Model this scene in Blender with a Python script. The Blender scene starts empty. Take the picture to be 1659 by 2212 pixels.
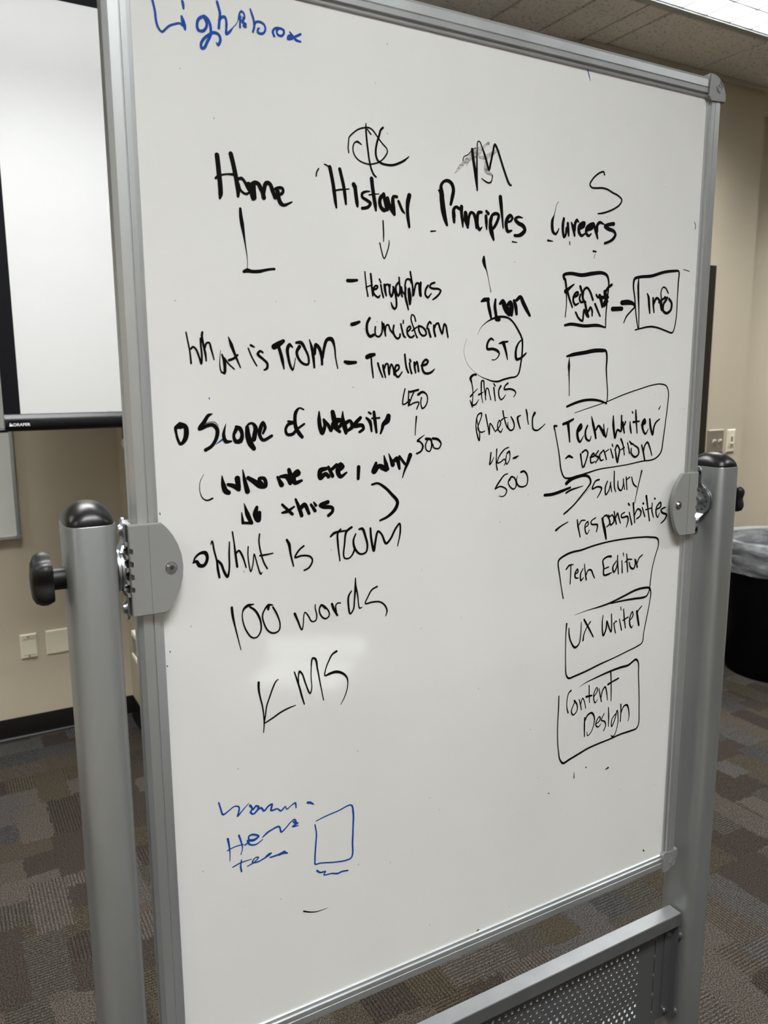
import bpy, bmesh, math, random
from mathutils import Vector, Matrix
random.seed(7)
S = bpy.context.scene
C = S.collection
# ---------------------------------------------------------------- camera
cam_d = bpy.data.cameras.new('camera'); cam = bpy.data.objects.new('camera', cam_d); C.objects.link(cam)
cam_d.sensor_fit = 'VERTICAL'; cam_d.sensor_height = 36; cam_d.sensor_width = 27
cam_d.lens = 1716.98 * 36 / 2212; cam_d.clip_start = .02
Rt = Vector((.87050, -.49210, -.00500)); Dn = Vector((-.08860, -.14670, -.98520)); Fw = Vector((.4840, .8581, -.1714))
Fw.normalize(); Rt = (Rt - Fw * Rt.dot(Fw)).normalized(); Dn = Fw.cross(Rt)
M = Matrix(((Rt.x, -Dn.x, -Fw.x), (Rt.y, -Dn.y, -Fw.y), (Rt.z, -Dn.z, -Fw.z))).to_4x4()
cam.matrix_world = Matrix.Translation((-.2105, -.8904, 1.6018)) @ M
cam_d.dof.use_dof = True; cam_d.dof.focus_distance = 1.22; cam_d.dof.aperture_fstop = 9
S.camera = cam
# ---------------------------------------------------------------- world, exposure
w = bpy.data.worlds.new('World'); S.world = w; w.use_nodes = True
w.node_tree.nodes['Background'].inputs[0].default_value = (.6, .65, .7, 1)
w.node_tree.nodes['Background'].inputs[1].default_value = .0
S.view_settings.view_transform = 'Standard'; S.view_settings.look = 'None'
S.view_settings.gamma = 1; S.view_settings.use_curve_mapping = False
S.view_settings.exposure = 1.84
LAMP = 20.0
# ---------------------------------------------------------------- materials
def mat(name, col, rough=.5, metal=0., bump=None, spec=.5, coat=0., var=None, emit=None):
    m = bpy.data.materials.new(name); m.use_nodes = True; nt = m.node_tree; b = nt.nodes['Principled BSDF']
    b.inputs['Base Color'].default_value = (*col, 1); b.inputs['Roughness'].default_value = rough
    b.inputs['Metallic'].default_value = metal; b.inputs['Specular IOR Level'].default_value = spec
    b.inputs['Coat Weight'].default_value = coat
    if emit:
        b.inputs['Emission Color'].default_value = (*emit[0], 1); b.inputs['Emission Strength'].default_value = emit[1]
    tc = nt.nodes.new('ShaderNodeTexCoord')
    def noise(sc, det=3, vec=None):
        n = nt.nodes.new('ShaderNodeTexNoise'); n.inputs['Scale'].default_value = sc; n.inputs['Detail'].default_value = det
        nt.links.new(vec or tc.outputs['Object'], n.inputs['Vector']); return n
    if var:      # (scale, amount, stretch) gentle tone variation
        mp = nt.nodes.new('ShaderNodeMapping'); mp.inputs['Scale'].default_value = var[2] if len(var) > 2 else (1, 1, 1)
        nt.links.new(tc.outputs['Object'], mp.inputs['Vector'])
        n = noise(var[0], 4, mp.outputs[0]); mr = nt.nodes.new('ShaderNodeMapRange')
        mr.inputs[3].default_value = 1 - var[1]; mr.inputs[4].default_value = 1 + var[1]
        mr.inputs[1].default_value = .3; mr.inputs[2].default_value = .7
        nt.links.new(n.outputs[0], mr.inputs[0])
        mx = nt.nodes.new('ShaderNodeVectorMath'); mx.operation = 'SCALE'; mx.inputs[0].default_value = col
        nt.links.new(mr.outputs[0], mx.inputs['Scale']); nt.links.new(mx.outputs[0], b.inputs['Base Color'])
    if bump:     # (scale, strength, distance)
        n = noise(bump[0]); bp = nt.nodes.new('ShaderNodeBump'); bp.inputs['Strength'].default_value = bump[1]
        bp.inputs['Distance'].default_value = bump[2]
        nt.links.new(n.outputs[0], bp.inputs['Height']); nt.links.new(bp.outputs[0], b.inputs['Normal'])
    return m

m_wall = mat('painted_wall', (.48, .42, .32), .75, bump=(260, .25, .002), var=(2, .03))
m_base = mat('black_rubber_base', (.005, .0045, .004), .38, spec=.25, bump=(12, .1, .004))
m_alu = mat('anodised_aluminium', (.545, .565, .575), .42, .8, var=(9, .10, (1, 1, .15)), bump=(300, .05, .0005))
m_pole = mat('silver_powder_coat', (.235, .24, .24), .38, .65, var=(7, .14, (1, 1, .25)), bump=(900, .12, .0004))
m_panel = mat('shaded_silver_steel', (.13, .135, .14), .42, .6, bump=(900, .12, .0003))  # silver steel darkened in colour for the shade below the rail
m_seam = mat('grey_plastic_seam', (.16, .16, .155), .6)
m_rail = mat('silver_sheet_steel', (.20, .205, .21), .38, .7, var=(30, .06), bump=(900, .12, .0003))
m_plas = mat('grey_cast_plastic', (.27, .27, .265), .5, .25, bump=(1300, .35, .0005))
m_corner = mat('grey_corner_plastic', (.25, .25, .25), .42, .3, bump=(800, .15, .0004))
m_zinc = mat('zinc_plated_steel', (.42, .44, .46), .34, 1., var=(120, .12))
m_bolt = mat('bright_bolt_steel', (.50, .53, .57), .22, 1.)
m_black = mat('black_plastic', (.004, .004, .0045), .33, spec=.35, bump=(500, .08, .0005))
m_knob = mat('black_knob_plastic', (.005, .005, .0055), .45, spec=.3, bump=(700, .15, .0005))
m_bar = mat('black_painted_bar', (.006, .006, .007), .38, spec=.35)
m_screenblk = mat('matte_black_border', (.0025, .0025, .004), .8, spec=.15)
m_screen = mat('white_screen_vinyl', (.54, .54, .535), .75, var=(3, .01))
m_wb2 = mat('wall_board_white', (.62, .62, .58), .3)
m_cream = mat('cream_plate_plastic', (.66, .62, .48), .4)
m_ivory = mat('ivory_box_plastic', (.70, .68, .58), .4)
m_steel = mat('brushed_steel_plate', (.30, .26, .21), .45, .6)
m_door = mat('dark_bronze_paint', (.016, .013, .009), .5, spec=.2)
m_dark = mat('recess_shade', (.02, .02, .02), .7)  # dark colour paints the shade of sockets, slots and dimples that are not hollow
m_grey = mat('grey_window_plastic', (.16, .17, .16), .25)
m_canb = mat('black_bin_plastic', (.0015, .0015, .002), .6, spec=.08)
m_logo = mat('white_print', (.8, .8, .8), .5)
m_inkk = mat('black_marker_ink', (.0022, .0020, .0018), .45, spec=.10)
m_inkb = mat('blue_marker_ink', (.008, .055, .30), .45, spec=.12, var=(400, .35))
m_louv = mat('white_louver_enamel', (.16, .165, .17), .45)
m_lip = mat('louver_edge_shade', (.10, .105, .11), .5)  # darker than the blades: shade of their unlit undersides is in the colour
m_gridm = mat('ceiling_grid_steel', (.40, .38, .34), .5)
m_troff = mat('troffer_flange_grey', (.25, .26, .25), .45)
m_lamp = mat('lamp_diffuser', (.8, .8, .8), .5, emit=((.95, .965, .955), LAMP))
m_screenfill = mat('dimmed_lamp_diffuser', (.8, .8, .8), .5, emit=((.95, .965, .955), LAMP * .20))  # weaker emission for the fill fixture added near the projector screen
m_tabletop = mat('dark_laminate', (.10, .085, .07), .5)
m_paper = mat('white_paper', (.88, .88, .86), .7)

# dry-erase enamel: glossy coat with the faintest orange peel and ghosting of wiped ink
def board_mat():
    m = mat('dry_erase_enamel', (.70, .70, .665), .075, bump=(30, .03, .0006)); nt = m.node_tree; b = nt.nodes['Principled BSDF']
    b.inputs['Specular IOR Level'].default_value = .85
    tc = nt.nodes.new('ShaderNodeTexCoord')
    n = nt.nodes.new('ShaderNodeTexNoise'); n.inputs['Scale'].default_value = 3.2; n.inputs['Detail'].default_value = 6
    nt.links.new(tc.outputs['Object'], n.inputs['Vector'])
    cr = nt.nodes.new('ShaderNodeValToRGB'); cr.color_ramp.elements[0].position = .35; cr.color_ramp.elements[1].position = .65
    cr.color_ramp.elements[0].color = (.645, .645, .63, 1); cr.color_ramp.elements[1].color = (.68, .68, .665, 1)
    nt.links.new(n.outputs[0], cr.inputs[0])
    v = nt.nodes.new('ShaderNodeTexVoronoi'); v.inputs['Scale'].default_value = 60
    nt.links.new(tc.outputs['Object'], v.inputs['Vector'])
    n2 = nt.nodes.new('ShaderNodeTexNoise'); n2.inputs['Scale'].default_value = 700; n2.inputs['Detail'].default_value = 1
    nt.links.new(tc.outputs['Object'], n2.inputs['Vector'])
    sub = nt.nodes.new('ShaderNodeMath'); sub.operation = 'MULTIPLY_ADD'; sub.inputs[1].default_value = .10
    nt.links.new(n2.outputs[0], sub.inputs[0]); nt.links.new(v.outputs['Distance'], sub.inputs[2])
    cr2 = nt.nodes.new('ShaderNodeValToRGB'); cr2.color_ramp.elements[0].position = .095; cr2.color_ramp.elements[1].position = .125
    cr2.color_ramp.elements[0].color = (.62, .62, .62, 1); cr2.color_ramp.elements[1].color = (1, 1, 1, 1)
    nt.links.new(sub.outputs[0], cr2.inputs[0])
    # keep only some of the specks
    mx = nt.nodes.new('ShaderNodeMix'); mx.data_type = 'RGBA'; mx.blend_type = 'MULTIPLY'; mx.inputs[0].default_value = 1
    sep = nt.nodes.new('ShaderNodeSeparateColor'); nt.links.new(v.outputs['Color'], sep.inputs[0])
    gt = nt.nodes.new('ShaderNodeMath'); gt.operation = 'GREATER_THAN'; gt.inputs[1].default_value = .86
    nt.links.new(sep.outputs[0], gt.inputs[0]); nt.links.new(gt.outputs[0], mx.inputs[0])
    nt.links.new(cr.outputs[0], mx.inputs[6]); nt.links.new(cr2.outputs[0], mx.inputs[7])
    nt.links.new(mx.outputs[2], b.inputs['Base Color'])
    return m
m_board = board_mat()

def smudge_mat():
    m = mat('wiped_ink_smudge', (.22, .22, .20), .4); nt = m.node_tree; b = nt.nodes['Principled BSDF']
    tc = nt.nodes.new('ShaderNodeTexCoord'); mp = nt.nodes.new('ShaderNodeMapping'); mp.inputs['Rotation'].default_value = (0, .6, 0); mp.inputs['Scale'].default_value = (1, 1, 4)
    n = nt.nodes.new('ShaderNodeTexNoise'); n.inputs['Scale'].default_value = 90; n.inputs['Detail'].default_value = 4
    nt.links.new(tc.outputs['Object'], mp.inputs[0]); nt.links.new(mp.outputs[0], n.inputs['Vector'])
    mr = nt.nodes.new('ShaderNodeMapRange'); mr.inputs[1].default_value = .35; mr.inputs[2].default_value = .65; mr.inputs[3].default_value = .12; mr.inputs[4].default_value = .6
    nt.links.new(n.outputs[0], mr.inputs[0]); nt.links.new(mr.outputs[0], b.inputs['Alpha'])
    return m
m_smudge = smudge_mat()

def bag_mat():
    m = mat('clear_bin_liner', (.62, .64, .66), .22, bump=(9, .6, .02)); b = m.node_tree.nodes['Principled BSDF']
    b.inputs['Alpha'].default_value = .42
    nt = m.node_tree; tc = nt.nodes.new('ShaderNodeTexCoord'); mp = nt.nodes.new('ShaderNodeMapping'); mp.inputs['Scale'].default_value = (1.6, 1.6, 9)
    n = nt.nodes.new('ShaderNodeTexNoise'); n.inputs['Scale'].default_value = 2.5; n.inputs['Detail'].default_value = 5; n.inputs['Distortion'].default_value = 1.6
    nt.links.new(tc.outputs['Object'], mp.inputs[0]); nt.links.new(mp.outputs[0], n.inputs['Vector'])
    mr = nt.nodes.new('ShaderNodeMapRange'); mr.inputs[1].default_value = .35; mr.inputs[2].default_value = .7; mr.inputs[3].default_value = .12; mr.inputs[4].default_value = .5
    nt.links.new(n.outputs[0], mr.inputs[0]); nt.links.new(mr.outputs[0], b.inputs['Alpha'])
    return m
m_bag = bag_mat()

def ceil_mat():
    m = mat('fissured_ceiling_tile', (.50, .47, .43), .9); nt = m.node_tree; b = nt.nodes['Principled BSDF']
    tc = nt.nodes.new('ShaderNodeTexCoord')
    n = nt.nodes.new('ShaderNodeTexNoise'); n.inputs['Scale'].default_value = 75; n.inputs['Detail'].default_value = 5; n.inputs['Roughness'].default_value = .65
    geo = nt.nodes.new('ShaderNodeNewGeometry')
    nt.links.new(geo.outputs['Position'], n.inputs['Vector'])
    cr = nt.nodes.new('ShaderNodeValToRGB'); cr.color_ramp.elements[0].position = .34; cr.color_ramp.elements[1].position = .46
    cr.color_ramp.elements[0].color = (.27, .25, .225, 1); cr.color_ramp.elements[1].color = (.61, .575, .535, 1)
    nt.links.new(n.outputs[0], cr.inputs[0]); nt.links.new(cr.outputs[0], b.inputs['Base Color'])
    bp = nt.nodes.new('ShaderNodeBump'); bp.inputs['Strength'].default_value = .6; bp.inputs['Distance'].default_value = .003
    nt.links.new(n.outputs[0], bp.inputs['Height']); nt.links.new(bp.outputs[0], b.inputs['Normal'])
    return m
m_tile = ceil_mat()

# patchwork loop carpet: random rectangles, each with its own colour and rib direction
def carpet_mat():
    m = bpy.data.materials.new('patchwork_carpet'); m.use_nodes = True; nt = m.node_tree; b = nt.nodes['Principled BSDF']
    L = nt.links.new; N = nt.nodes.new
    geo = N('ShaderNodeNewGeometry'); P = geo.outputs['Position']
    def math_(op, a, b_=None, c=None):
        n = N('ShaderNodeMath'); n.operation = op
        for i, v in enumerate((a, b_, c)):
            if v is None: continue
            if isinstance(v, (int, float)): n.inputs[i].default_value = v
            else: L(v, n.inputs[i])
        return n.outputs[0]
    jn = N('ShaderNodeTexNoise'); jn.inputs['Scale'].default_value = 45; jn.inputs['Detail'].default_value = 5; L(P, jn.inputs['Vector'])
    jv = N('ShaderNodeVectorMath'); jv.operation = 'MULTIPLY_ADD'; L(jn.outputs['Color'], jv.inputs[0]); jv.inputs[1].default_value = (.034, .034, 0); L(P, jv.inputs[2]); PJ = jv.outputs[0]
    def cells(sx, sy, ox, off):
        # rectangles of size sx*sy laid in running rows: returns a random number per rectangle
        sp = N('ShaderNodeSeparateXYZ'); L(PJ, sp.inputs[0])
        y = math_('FLOOR', math_('DIVIDE', math_('ADD', sp.outputs[1], off), sy))
        wn0 = N('ShaderNodeTexWhiteNoise'); wn0.noise_dimensions = '1D'; L(y, wn0.inputs['W'])
        x = math_('FLOOR', math_('ADD', math_('DIVIDE', math_('ADD', sp.outputs[0], ox), sx), wn0.outputs['Value']))
        cb = N('ShaderNodeCombineXYZ'); L(x, cb.inputs[0]); L(y, cb.inputs[1]); cb.inputs[2].default_value = ox * 7 + off
        wn = N('ShaderNodeTexWhiteNoise'); wn.noise_dimensions = '3D'; L(cb.outputs[0], wn.inputs['Vector'])
        return wn.outputs['Value'], wn.outputs['Color']
    a, ac = cells(.23, .12, .3, .07); c, cc = cells(.11, .26, 1.1, .4)
    pick = math_('GREATER_THAN', c, .52)
    mixv = math_('ADD', math_('MULTIPLY', a, math_('SUBTRACT', 1, pick)), math_('MULTIPLY', math_('FRACT', math_('MULTIPLY', c, 7.3)), pick))
    cr = N('ShaderNodeValToRGB'); cr.color_ramp.interpolation = 'CONSTANT'
    cols = [(.050, .041, .029), (.036, .028, .023), (.066, .056, .047), (.049, .039, .026), (.060, .055, .051), (.036, .028, .022), (.048, .043, .034), (.060, .049, .039), (.044, .042, .040)]
    while len(cr.color_ramp.elements) < len(cols): cr.color_ramp.elements.new(.5)
    for i, k in enumerate(cols):
        cr.color_ramp.elements[i].position = i / len(cols)
    for i, k in enumerate(cols): cr.color_ramp.elements[i].color = (*k, 1)
    L(mixv, cr.inputs[0])
    # ribs
    sp = N('ShaderNodeSeparateXYZ'); L(P, sp.inputs[0])
    dirn = math_('GREATER_THAN', math_('FRACT', math_('MULTIPLY', mixv, 13.7)), .5)
    wob = N('ShaderNodeTexNoise'); wob.inputs['Scale'].default_value = 130; wob.inputs['Detail'].default_value = 2; L(P, wob.inputs['Vector'])
    co = math_('ADD', math_('ADD', math_('MULTIPLY', sp.outputs[0], dirn), math_('MULTIPLY', sp.outputs[1], math_('SUBTRACT', 1, dirn))), math_('MULTIPLY', wob.outputs[0], .010))
    rib = math_('MULTIPLY_ADD', math_('SINE', math_('MULTIPLY', co, 2 * math.pi / .0105)), .5, .5)
    ribamt = math_('MULTIPLY_ADD', math_('GREATER_THAN', math_('FRACT', math_('MULTIPLY', mixv, 29.3)), .5), .8, .12)
    ribf = math_('MULTIPLY_ADD', math_('MULTIPLY', math_('SUBTRACT', rib, .55), ribamt), 1.1, 1.0)
    fz = N('ShaderNodeTexNoise'); fz.inputs['Scale'].default_value = 290; fz.inputs['Detail'].default_value = 1.5; L(P, fz.inputs['Vector'])
    mr = N('ShaderNodeMapRange'); mr.inputs[1].default_value = .36; mr.inputs[2].default_value = .66; mr.inputs[3].default_value = .22; mr.inputs[4].default_value = 2.2; L(fz.outputs[0], mr.inputs[0])
    tot = math_('MULTIPLY', ribf, mr.outputs[0])
    sc = N('ShaderNodeVectorMath'); sc.operation = 'SCALE'; L(cr.outputs[0], sc.inputs[0]); L(tot, sc.inputs['Scale'])
    L(sc.outputs[0], b.inputs['Base Color']); b.inputs['Roughness'].default_value = .95; b.inputs['Specular IOR Level'].default_value = .15
    bp = N('ShaderNodeBump'); bp.inputs['Strength'].default_value = .8; bp.inputs['Distance'].default_value = .004
    L(tot, bp.inputs['Height']); L(bp.outputs[0], b.inputs['Normal'])
    return m
m_carpet = carpet_mat()

# ---------------------------------------------------------------- mesh helpers
def link(name, bm, m, parent=None, smooth=False, loc=None, label=None):
    me = bpy.data.meshes.new(name)
    if isinstance(bm, bmesh.types.BMesh):
        bmesh.ops.recalc_face_normals(bm, faces=bm.faces); bm.to_mesh(me); bm.free()
    else: me.from_pydata(bm[0], [], bm[1]); me.update()
    for mm in (m if isinstance(m, (list, tuple)) else [m]): me.materials.append(mm)
    if smooth:
        for p in me.polygons: p.use_smooth = True
    o = bpy.data.objects.new(name, me); C.objects.link(o)
    if parent: o.parent = parent
    if loc: o.location = loc
    if label: o['label'] = label
    return o
def auto(o, ang=35):
    me = o.data
    for p in me.polygons: p.use_smooth = True
    me.set_sharp_from_angle(angle=math.radians(ang)); return o
def tag(o, label, cat, group=None):
    o['label'] = label; o['category'] = cat
    if group: o['group'] = group
    return o
def empty(name, loc):
    o = bpy.data.objects.new(name, None); C.objects.link(o); o.location = loc; o.empty_display_size = .1; return o
def bx(bm, x0, x1, y0, y1, z0, z1, bev=0, seg=2):
    r = bmesh.ops.create_cube(bm, size=1)
    for v in r['verts']:
        v.co = Vector(((x0 + x1) / 2 + v.co.x * (x1 - x0), (y0 + y1) / 2 + v.co.y * (y1 - y0), (z0 + z1) / 2 + v.co.z * (z1 - z0)))
    if bev:
        es = list({e for v in r['verts'] for e in v.link_edges})
        bmesh.ops.bevel(bm, geom=es, offset=bev, segments=seg, affect='EDGES', profile=.6)
    return bm
def box(name, m, b, parent=None, bev=0, **k):
    bm = bx(bmesh.new(), *b, bev=bev); o = link(name, bm, m, parent, **k)
    return auto(o) if bev else o
def prism(bm, pts, axis, a, b, bev=0):
    """extrude a 2-D polygon (list of pairs) along axis from a to b"""
    def mk(p, t):
        return Vector({'y': (p[0], t, p[1]), 'x': (t, p[0], p[1]), 'z': (p[0], p[1], t)}[axis])
    v0 = [bm.verts.new(mk(p, a)) for p in pts]; v1 = [bm.verts.new(mk(p, b)) for p in pts]
    f0 = bm.faces.new(v0); f1 = bm.faces.new(list(reversed(v1)))
    n = len(pts)
    for i in range(n): bm.faces.new((v0[i], v1[i], v1[(i + 1) % n], v0[(i + 1) % n]))
    if bev: bmesh.ops.bevel(bm, geom=list(f0.edges) + list(f1.edges), offset=bev, segments=2, affect='EDGES')
    return bm
def cyl(bm, c, r, h, axis='z', n=32, r2=None, bev=0):
    q = {'z': Matrix(), 'x': Matrix.Rotation(math.pi / 2, 4, 'Y'), 'y': Matrix.Rotation(-math.pi / 2, 4, 'X')}[axis]
    res = bmesh.ops.create_cone(bm, cap_ends=True, segments=n, radius1=r, radius2=r if r2 is None else r2, depth=h, matrix=Matrix.Translation(c) @ q)
    if bev:
        fs = {f for v in res['verts'] for f in v.link_faces if len(f.verts) > 4}
        bmesh.ops.bevel(bm, geom=list({e for f in fs for e in f.edges}), offset=bev, segments=2, affect='EDGES')
    return bm
def loft(bm, rings, closed=True, caps=True):
    vs = [[bm.verts.new(p) for p in r] for r in rings]; n = len(vs[0])
    for a, b in zip(vs, vs[1:]):
        for i in range(n if closed else n - 1): bm.faces.new((a[i], a[(i + 1) % n], b[(i + 1) % n], b[i]))
    if caps: bm.faces.new(vs[0]); bm.faces.new(list(reversed(vs[-1])))
    return bm

# ---------------------------------------------------------------- room shell
CE = 3.05
def struct(o): o['kind'] = 'structure'; return o
XL, XR, YF = -3.6, 6.2, -4.4
struct(box('floor', m_carpet, (XL - .1, XR + .1, YF - .1, 3.0, -.1, 0)))
ceil = struct(box('ceiling', m_gridm, (XL - .1, XR + .1, YF - .1, 3.0, CE + .22, CE + .32)))
struct(box('wall_back', m_wall, (XL - .1, .506, 2.83, 2.95, 0, CE + .25)))
struct(box('wall_return', m_wall, (.506, .626, 2.40, 2.95, 0, CE + .25)))
struct(box('wall_middle', m_wall, (.626, 2.214, 2.40, 2.52, 0, CE + .25)))
struct(box('wall_step', m_wall, (2.214, 2.436, 2.06, 2.52, 0, CE + .25)))
DL, DR, DT = 2.46, 3.40, 2.145
wf = bmesh.new(); bx(wf, 2.436, DL, 2.0, 2.12, 0, CE + .25); bx(wf, DR, 3.715, 2.0, 2.12, 0, CE + .25); bx(wf, DL, DR, 2.0, 2.12, DT, CE + .25)
struct(link('wall_far', wf, m_wall))
struct(box('wall_recess', m_wall, (3.715, XR + .1, 2.30, 2.42, 0, CE + .25)))
struct(box('wall_jog', m_wall, (3.655, 3.715, 2.12, 2.42, 0, CE + .25)))
struct(box('wall_right', m_wall, (XR, XR + .1, YF, 2.42, 0, CE + .25)))
struct(box('wall_left', m_wall, (XL - .1, XL, YF, 2.83, 0, CE + .25)))
struct(box('wall_front', m_wall, (XL - .1, XR + .1, YF - .1, YF, 0, CE + .25)))
# wall angle moulding under the ceiling
for nm, b in (('trim_1', (2.436, 3.715, 1.975, 2.0, CE - .022, CE - .002)), ('trim_2', (2.214, 2.436, 2.035, 2.06, CE - .022, CE - .002)),
              ('trim_3', (2.411, 2.436, 2.0, 2.035, CE - .022, CE - .002)), ('trim_4', (2.189, 2.214, 2.06, 2.40, CE - .022, CE - .002)),
              ('trim_5', (.506, 2.189, 2.375, 2.40, CE - .022, CE - .002)), ('trim_6', (XL, .481, 2.805, 2.83, CE - .022, CE - .002))):
    struct(box(nm, m_gridm, b))
# cove base: vinyl profile with a small toe at the carpet
def base(name, p0, p1, nrm):
    d = Vector(p1) - Vector(p0); L_ = d.length; d.normalize(); n = Vector(nrm)
    prof = [(0, .001), (.016, .001), (.016, .004), (.009, .010), (.006, .022), (.005, .092), (.003, .096), (0, .096)]
    bm = bmesh.new()
    loft(bm, [[Vector((*(Vector(p0) + d * t + n * a), z)) for a, z in prof] for t in (0, L_)])
    return struct(auto(link(name, bm, m_base)))
base('baseboard_back', (XL, 2.83), (.506, 2.83), (0, -1)); base('baseboard_return', (.506, 2.83), (.506, 2.4), (-1, 0))
base('baseboard_middle', (.506, 2.40), (2.214, 2.40), (0, -1)); base('baseboard_far', (DR + .01, 2.0), (3.715, 2.0), (0, -1))
base('baseboard_recess', (3.715, 2.30), (XR, 2.30), (0, -1)); base('baseboard_left', (XL, YF), (XL, 2.83), (1, 0)); base('baseboard_right', (XR, YF), (XR, 2.3), (-1, 0)); base('baseboard_front', (XL, YF), (XR, YF), (0, 1))
# door in the far wall, only its dark frame edge shows beside the board
dr = struct(box('door_1', m_door, (DL + .05, DR - .055, 2.03, 2.07, .005, DT - .05)))
fr = bmesh.new(); bx(fr, DL, DL + .05, 1.985, 2.12, 0, DT); bx(fr, DR - .055, DR, 1.985, 2.12, 0, DT); bx(fr, DL + .05, DR - .055, 1.985, 2.12, DT - .05, DT)
link('door_frame', fr, m_door, dr)
bm = bmesh.new(); cyl(bm, (DL + .11, 1.99, 1.0), .011, .05, 'y'); cyl(bm, (DL + .16, 1.97, 1.0), .009, .12, 'x'); cyl(bm, (DL + .11, 2.025, 1.0), .028, .01, 'y')
auto(link('door_handle', bm, m_zinc, dr))

# suspended ceiling: 2 ft tiles with recessed joints, troffers dropped into the grid
TX0, TY0, P = 1.96, 1.61, .61
lights = [(1.96, .99), (1.96, -1.45), (-.48, 1.61), (-.48, .99), (-.48, -1.45), (-.48, -3.89), (-2.92, .99), (-2.92, -1.45), (-2.92, -3.89), (4.40, .99), (4.40, -1.45)]
lset = set()
for lx, ly in lights:
    for k in (0, 1): lset.add((round((lx + k * P - TX0) / P), round((ly - (TY0 - P)) / P)))
tile_me = {}
def tile(x0, x1, y0, y1):
    w_, h_ = round(x1 - x0, 3), round(y1 - y0, 3)
    if w_ < .03 or h_ < .03: return
    if (w_, h_) not in tile_me:
        bm = bmesh.new(); g = .005; t = .005
        a = [(g, g), (w_ - g, g), (w_ - g, h_ - g), (g, h_ - g)]
        b_ = [(g + t, g + t), (w_ - g - t, g + t), (w_ - g - t, h_ - g - t), (g + t, h_ - g - t)]
        loft(bm, [[Vector((*p, .018)) for p in a], [Vector((*p, .004)) for p in a], [Vector((*p, 0)) for p in b_]])
        o = link('ceiling_tile', bm, m_tile); tile_me[(w_, h_)] = o.data
    else:
        o = bpy.data.objects.new('ceiling_tile', tile_me[(w_, h_)]); C.objects.link(o)
    o.parent = ceil; o.location = (x0, y0, CE)
def ymax_at(xm):
    return 2.83 if xm < .506 else 2.40 if xm < 2.2 else 2.06 if xm < 2.436 else 2.0 if xm < 3.715 else 2.30
xcuts = sorted({XL, XR, .506, 2.214, 2.436, 3.715} | {TX0 + i * P for i in range(-9, 7) if XL < TX0 + i * P < XR})
for xa, xb in zip(xcuts, xcuts[1:]):
    ix = math.floor(((xa + xb) / 2 - TX0) / P + 1e-6); ym = ymax_at((xa + xb) / 2)
    iy = -10
    while True:
        ya = TY0 - P + iy * P; yb = ya + P
        if ya >= ym - .03: break
        if (ix, iy) not in lset and yb > YF: tile(xa, xb, max(ya, YF), min(yb, ym))
        iy += 1
# dark backing right above the joints so no light slips round the tiles
bk = bmesh.new()
for xa, xb in zip(xcuts, xcuts[1:]):
    ix = math.floor(((xa + xb) / 2 - TX0) / P + 1e-6)
    for iy in range(-10, 5):
        ya = TY0 - P + iy * P
        if (ix, iy) not in lset: bx(bk, xa, xb, ya, ya + P, CE + .018, CE + .024)
link('tile_backing', bk, m_gridm, ceil)

def troffer(x0, y0, first=None):
    t = empty('ceiling_light', (x0, y0, CE))
    if first:
        for ch in first.children:
            c = ch.copy(); C.objects.link(c); c.parent = t
        return t
    W_, H_ = 2 * P, P; d = .074; bx0, by0 = .042, .032; nx, ny = 8, 4; cw, chh = (W_ - 2 * bx0) / nx, (H_ - 2 * by0) / ny
    f = bmesh.new()
    for b in ((0, W_, 0, by0), (0, W_, H_ - by0, H_), (0, bx0, by0, H_ - by0), (W_ - bx0, W_, by0, H_ - by0)): bx(f, b[0] + .001, b[1] - .001, b[2] + .001, b[3] - .001, -.006, .02)
    link('light_frame', f, m_troff, t)
    h = bmesh.new()
    for b in ((bx0 - .01, bx0, by0, H_ - by0), (W_ - bx0, W_ - bx0 + .01, by0, H_ - by0), (bx0, W_ - bx0, by0 - .01, by0), (bx0, W_ - bx0, H_ - by0, H_ - by0 + .01)): bx(h, *b, .02, d + .06)
    bx(h, bx0, W_ - bx0, by0, H_ - by0, d + .055, d + .06)
    link('light_housing', h, m_louv, t)
    def louv(bm, t, loc):
        bmesh.ops.recalc_face_normals(bm, faces=bm.faces)
        for f in bm.faces:
            if max(v.co.z for v in f.verts) < .0025: f.material_index = 1
        return link('louver_blade', bm, [m_louv, m_lip], t, loc=loc)
    for i in range(nx + 1):
        bm = bmesh.new(); prism(bm, [(-.0034, 0), (.0034, 0), (.0034, .002), (.0010, .003), (.0010, d), (-.0010, d), (-.0010, .003), (-.0034, .002)], 'y', by0, H_ - by0)
        louv(bm, t, loc=(bx0 + i * cw, 0, .0))
    for j in range(ny + 1):
        bm = bmesh.new(); prism(bm, [(-.0034, 0), (.0034, 0), (.0034, .002), (.0010, .003), (.0010, d), (-.0010, d), (-.0010, .003), (-.0034, .002)], 'x', bx0, W_ - bx0)
        louv(bm, t, loc=(0, by0 + j * chh, .0))
    bm = bmesh.new(); v = [bm.verts.new(p) for p in ((bx0 + .01, by0 + .01, d + .03), (bx0 + .01, H_ - by0 - .01, d + .03), (W_ - bx0 - .01, H_ - by0 - .01, d + .03), (W_ - bx0 - .01, by0 + .01, d + .03))]
    bm.faces.new(v); me = bpy.data.meshes.new('lamp_diffuser'); bm.to_mesh(me); bm.free(); me.materials.append(m_lamp)
    o = bpy.data.objects.new('lamp_diffuser', me); C.objects.link(o); o.parent = t
    return t
L0 = None
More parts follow.
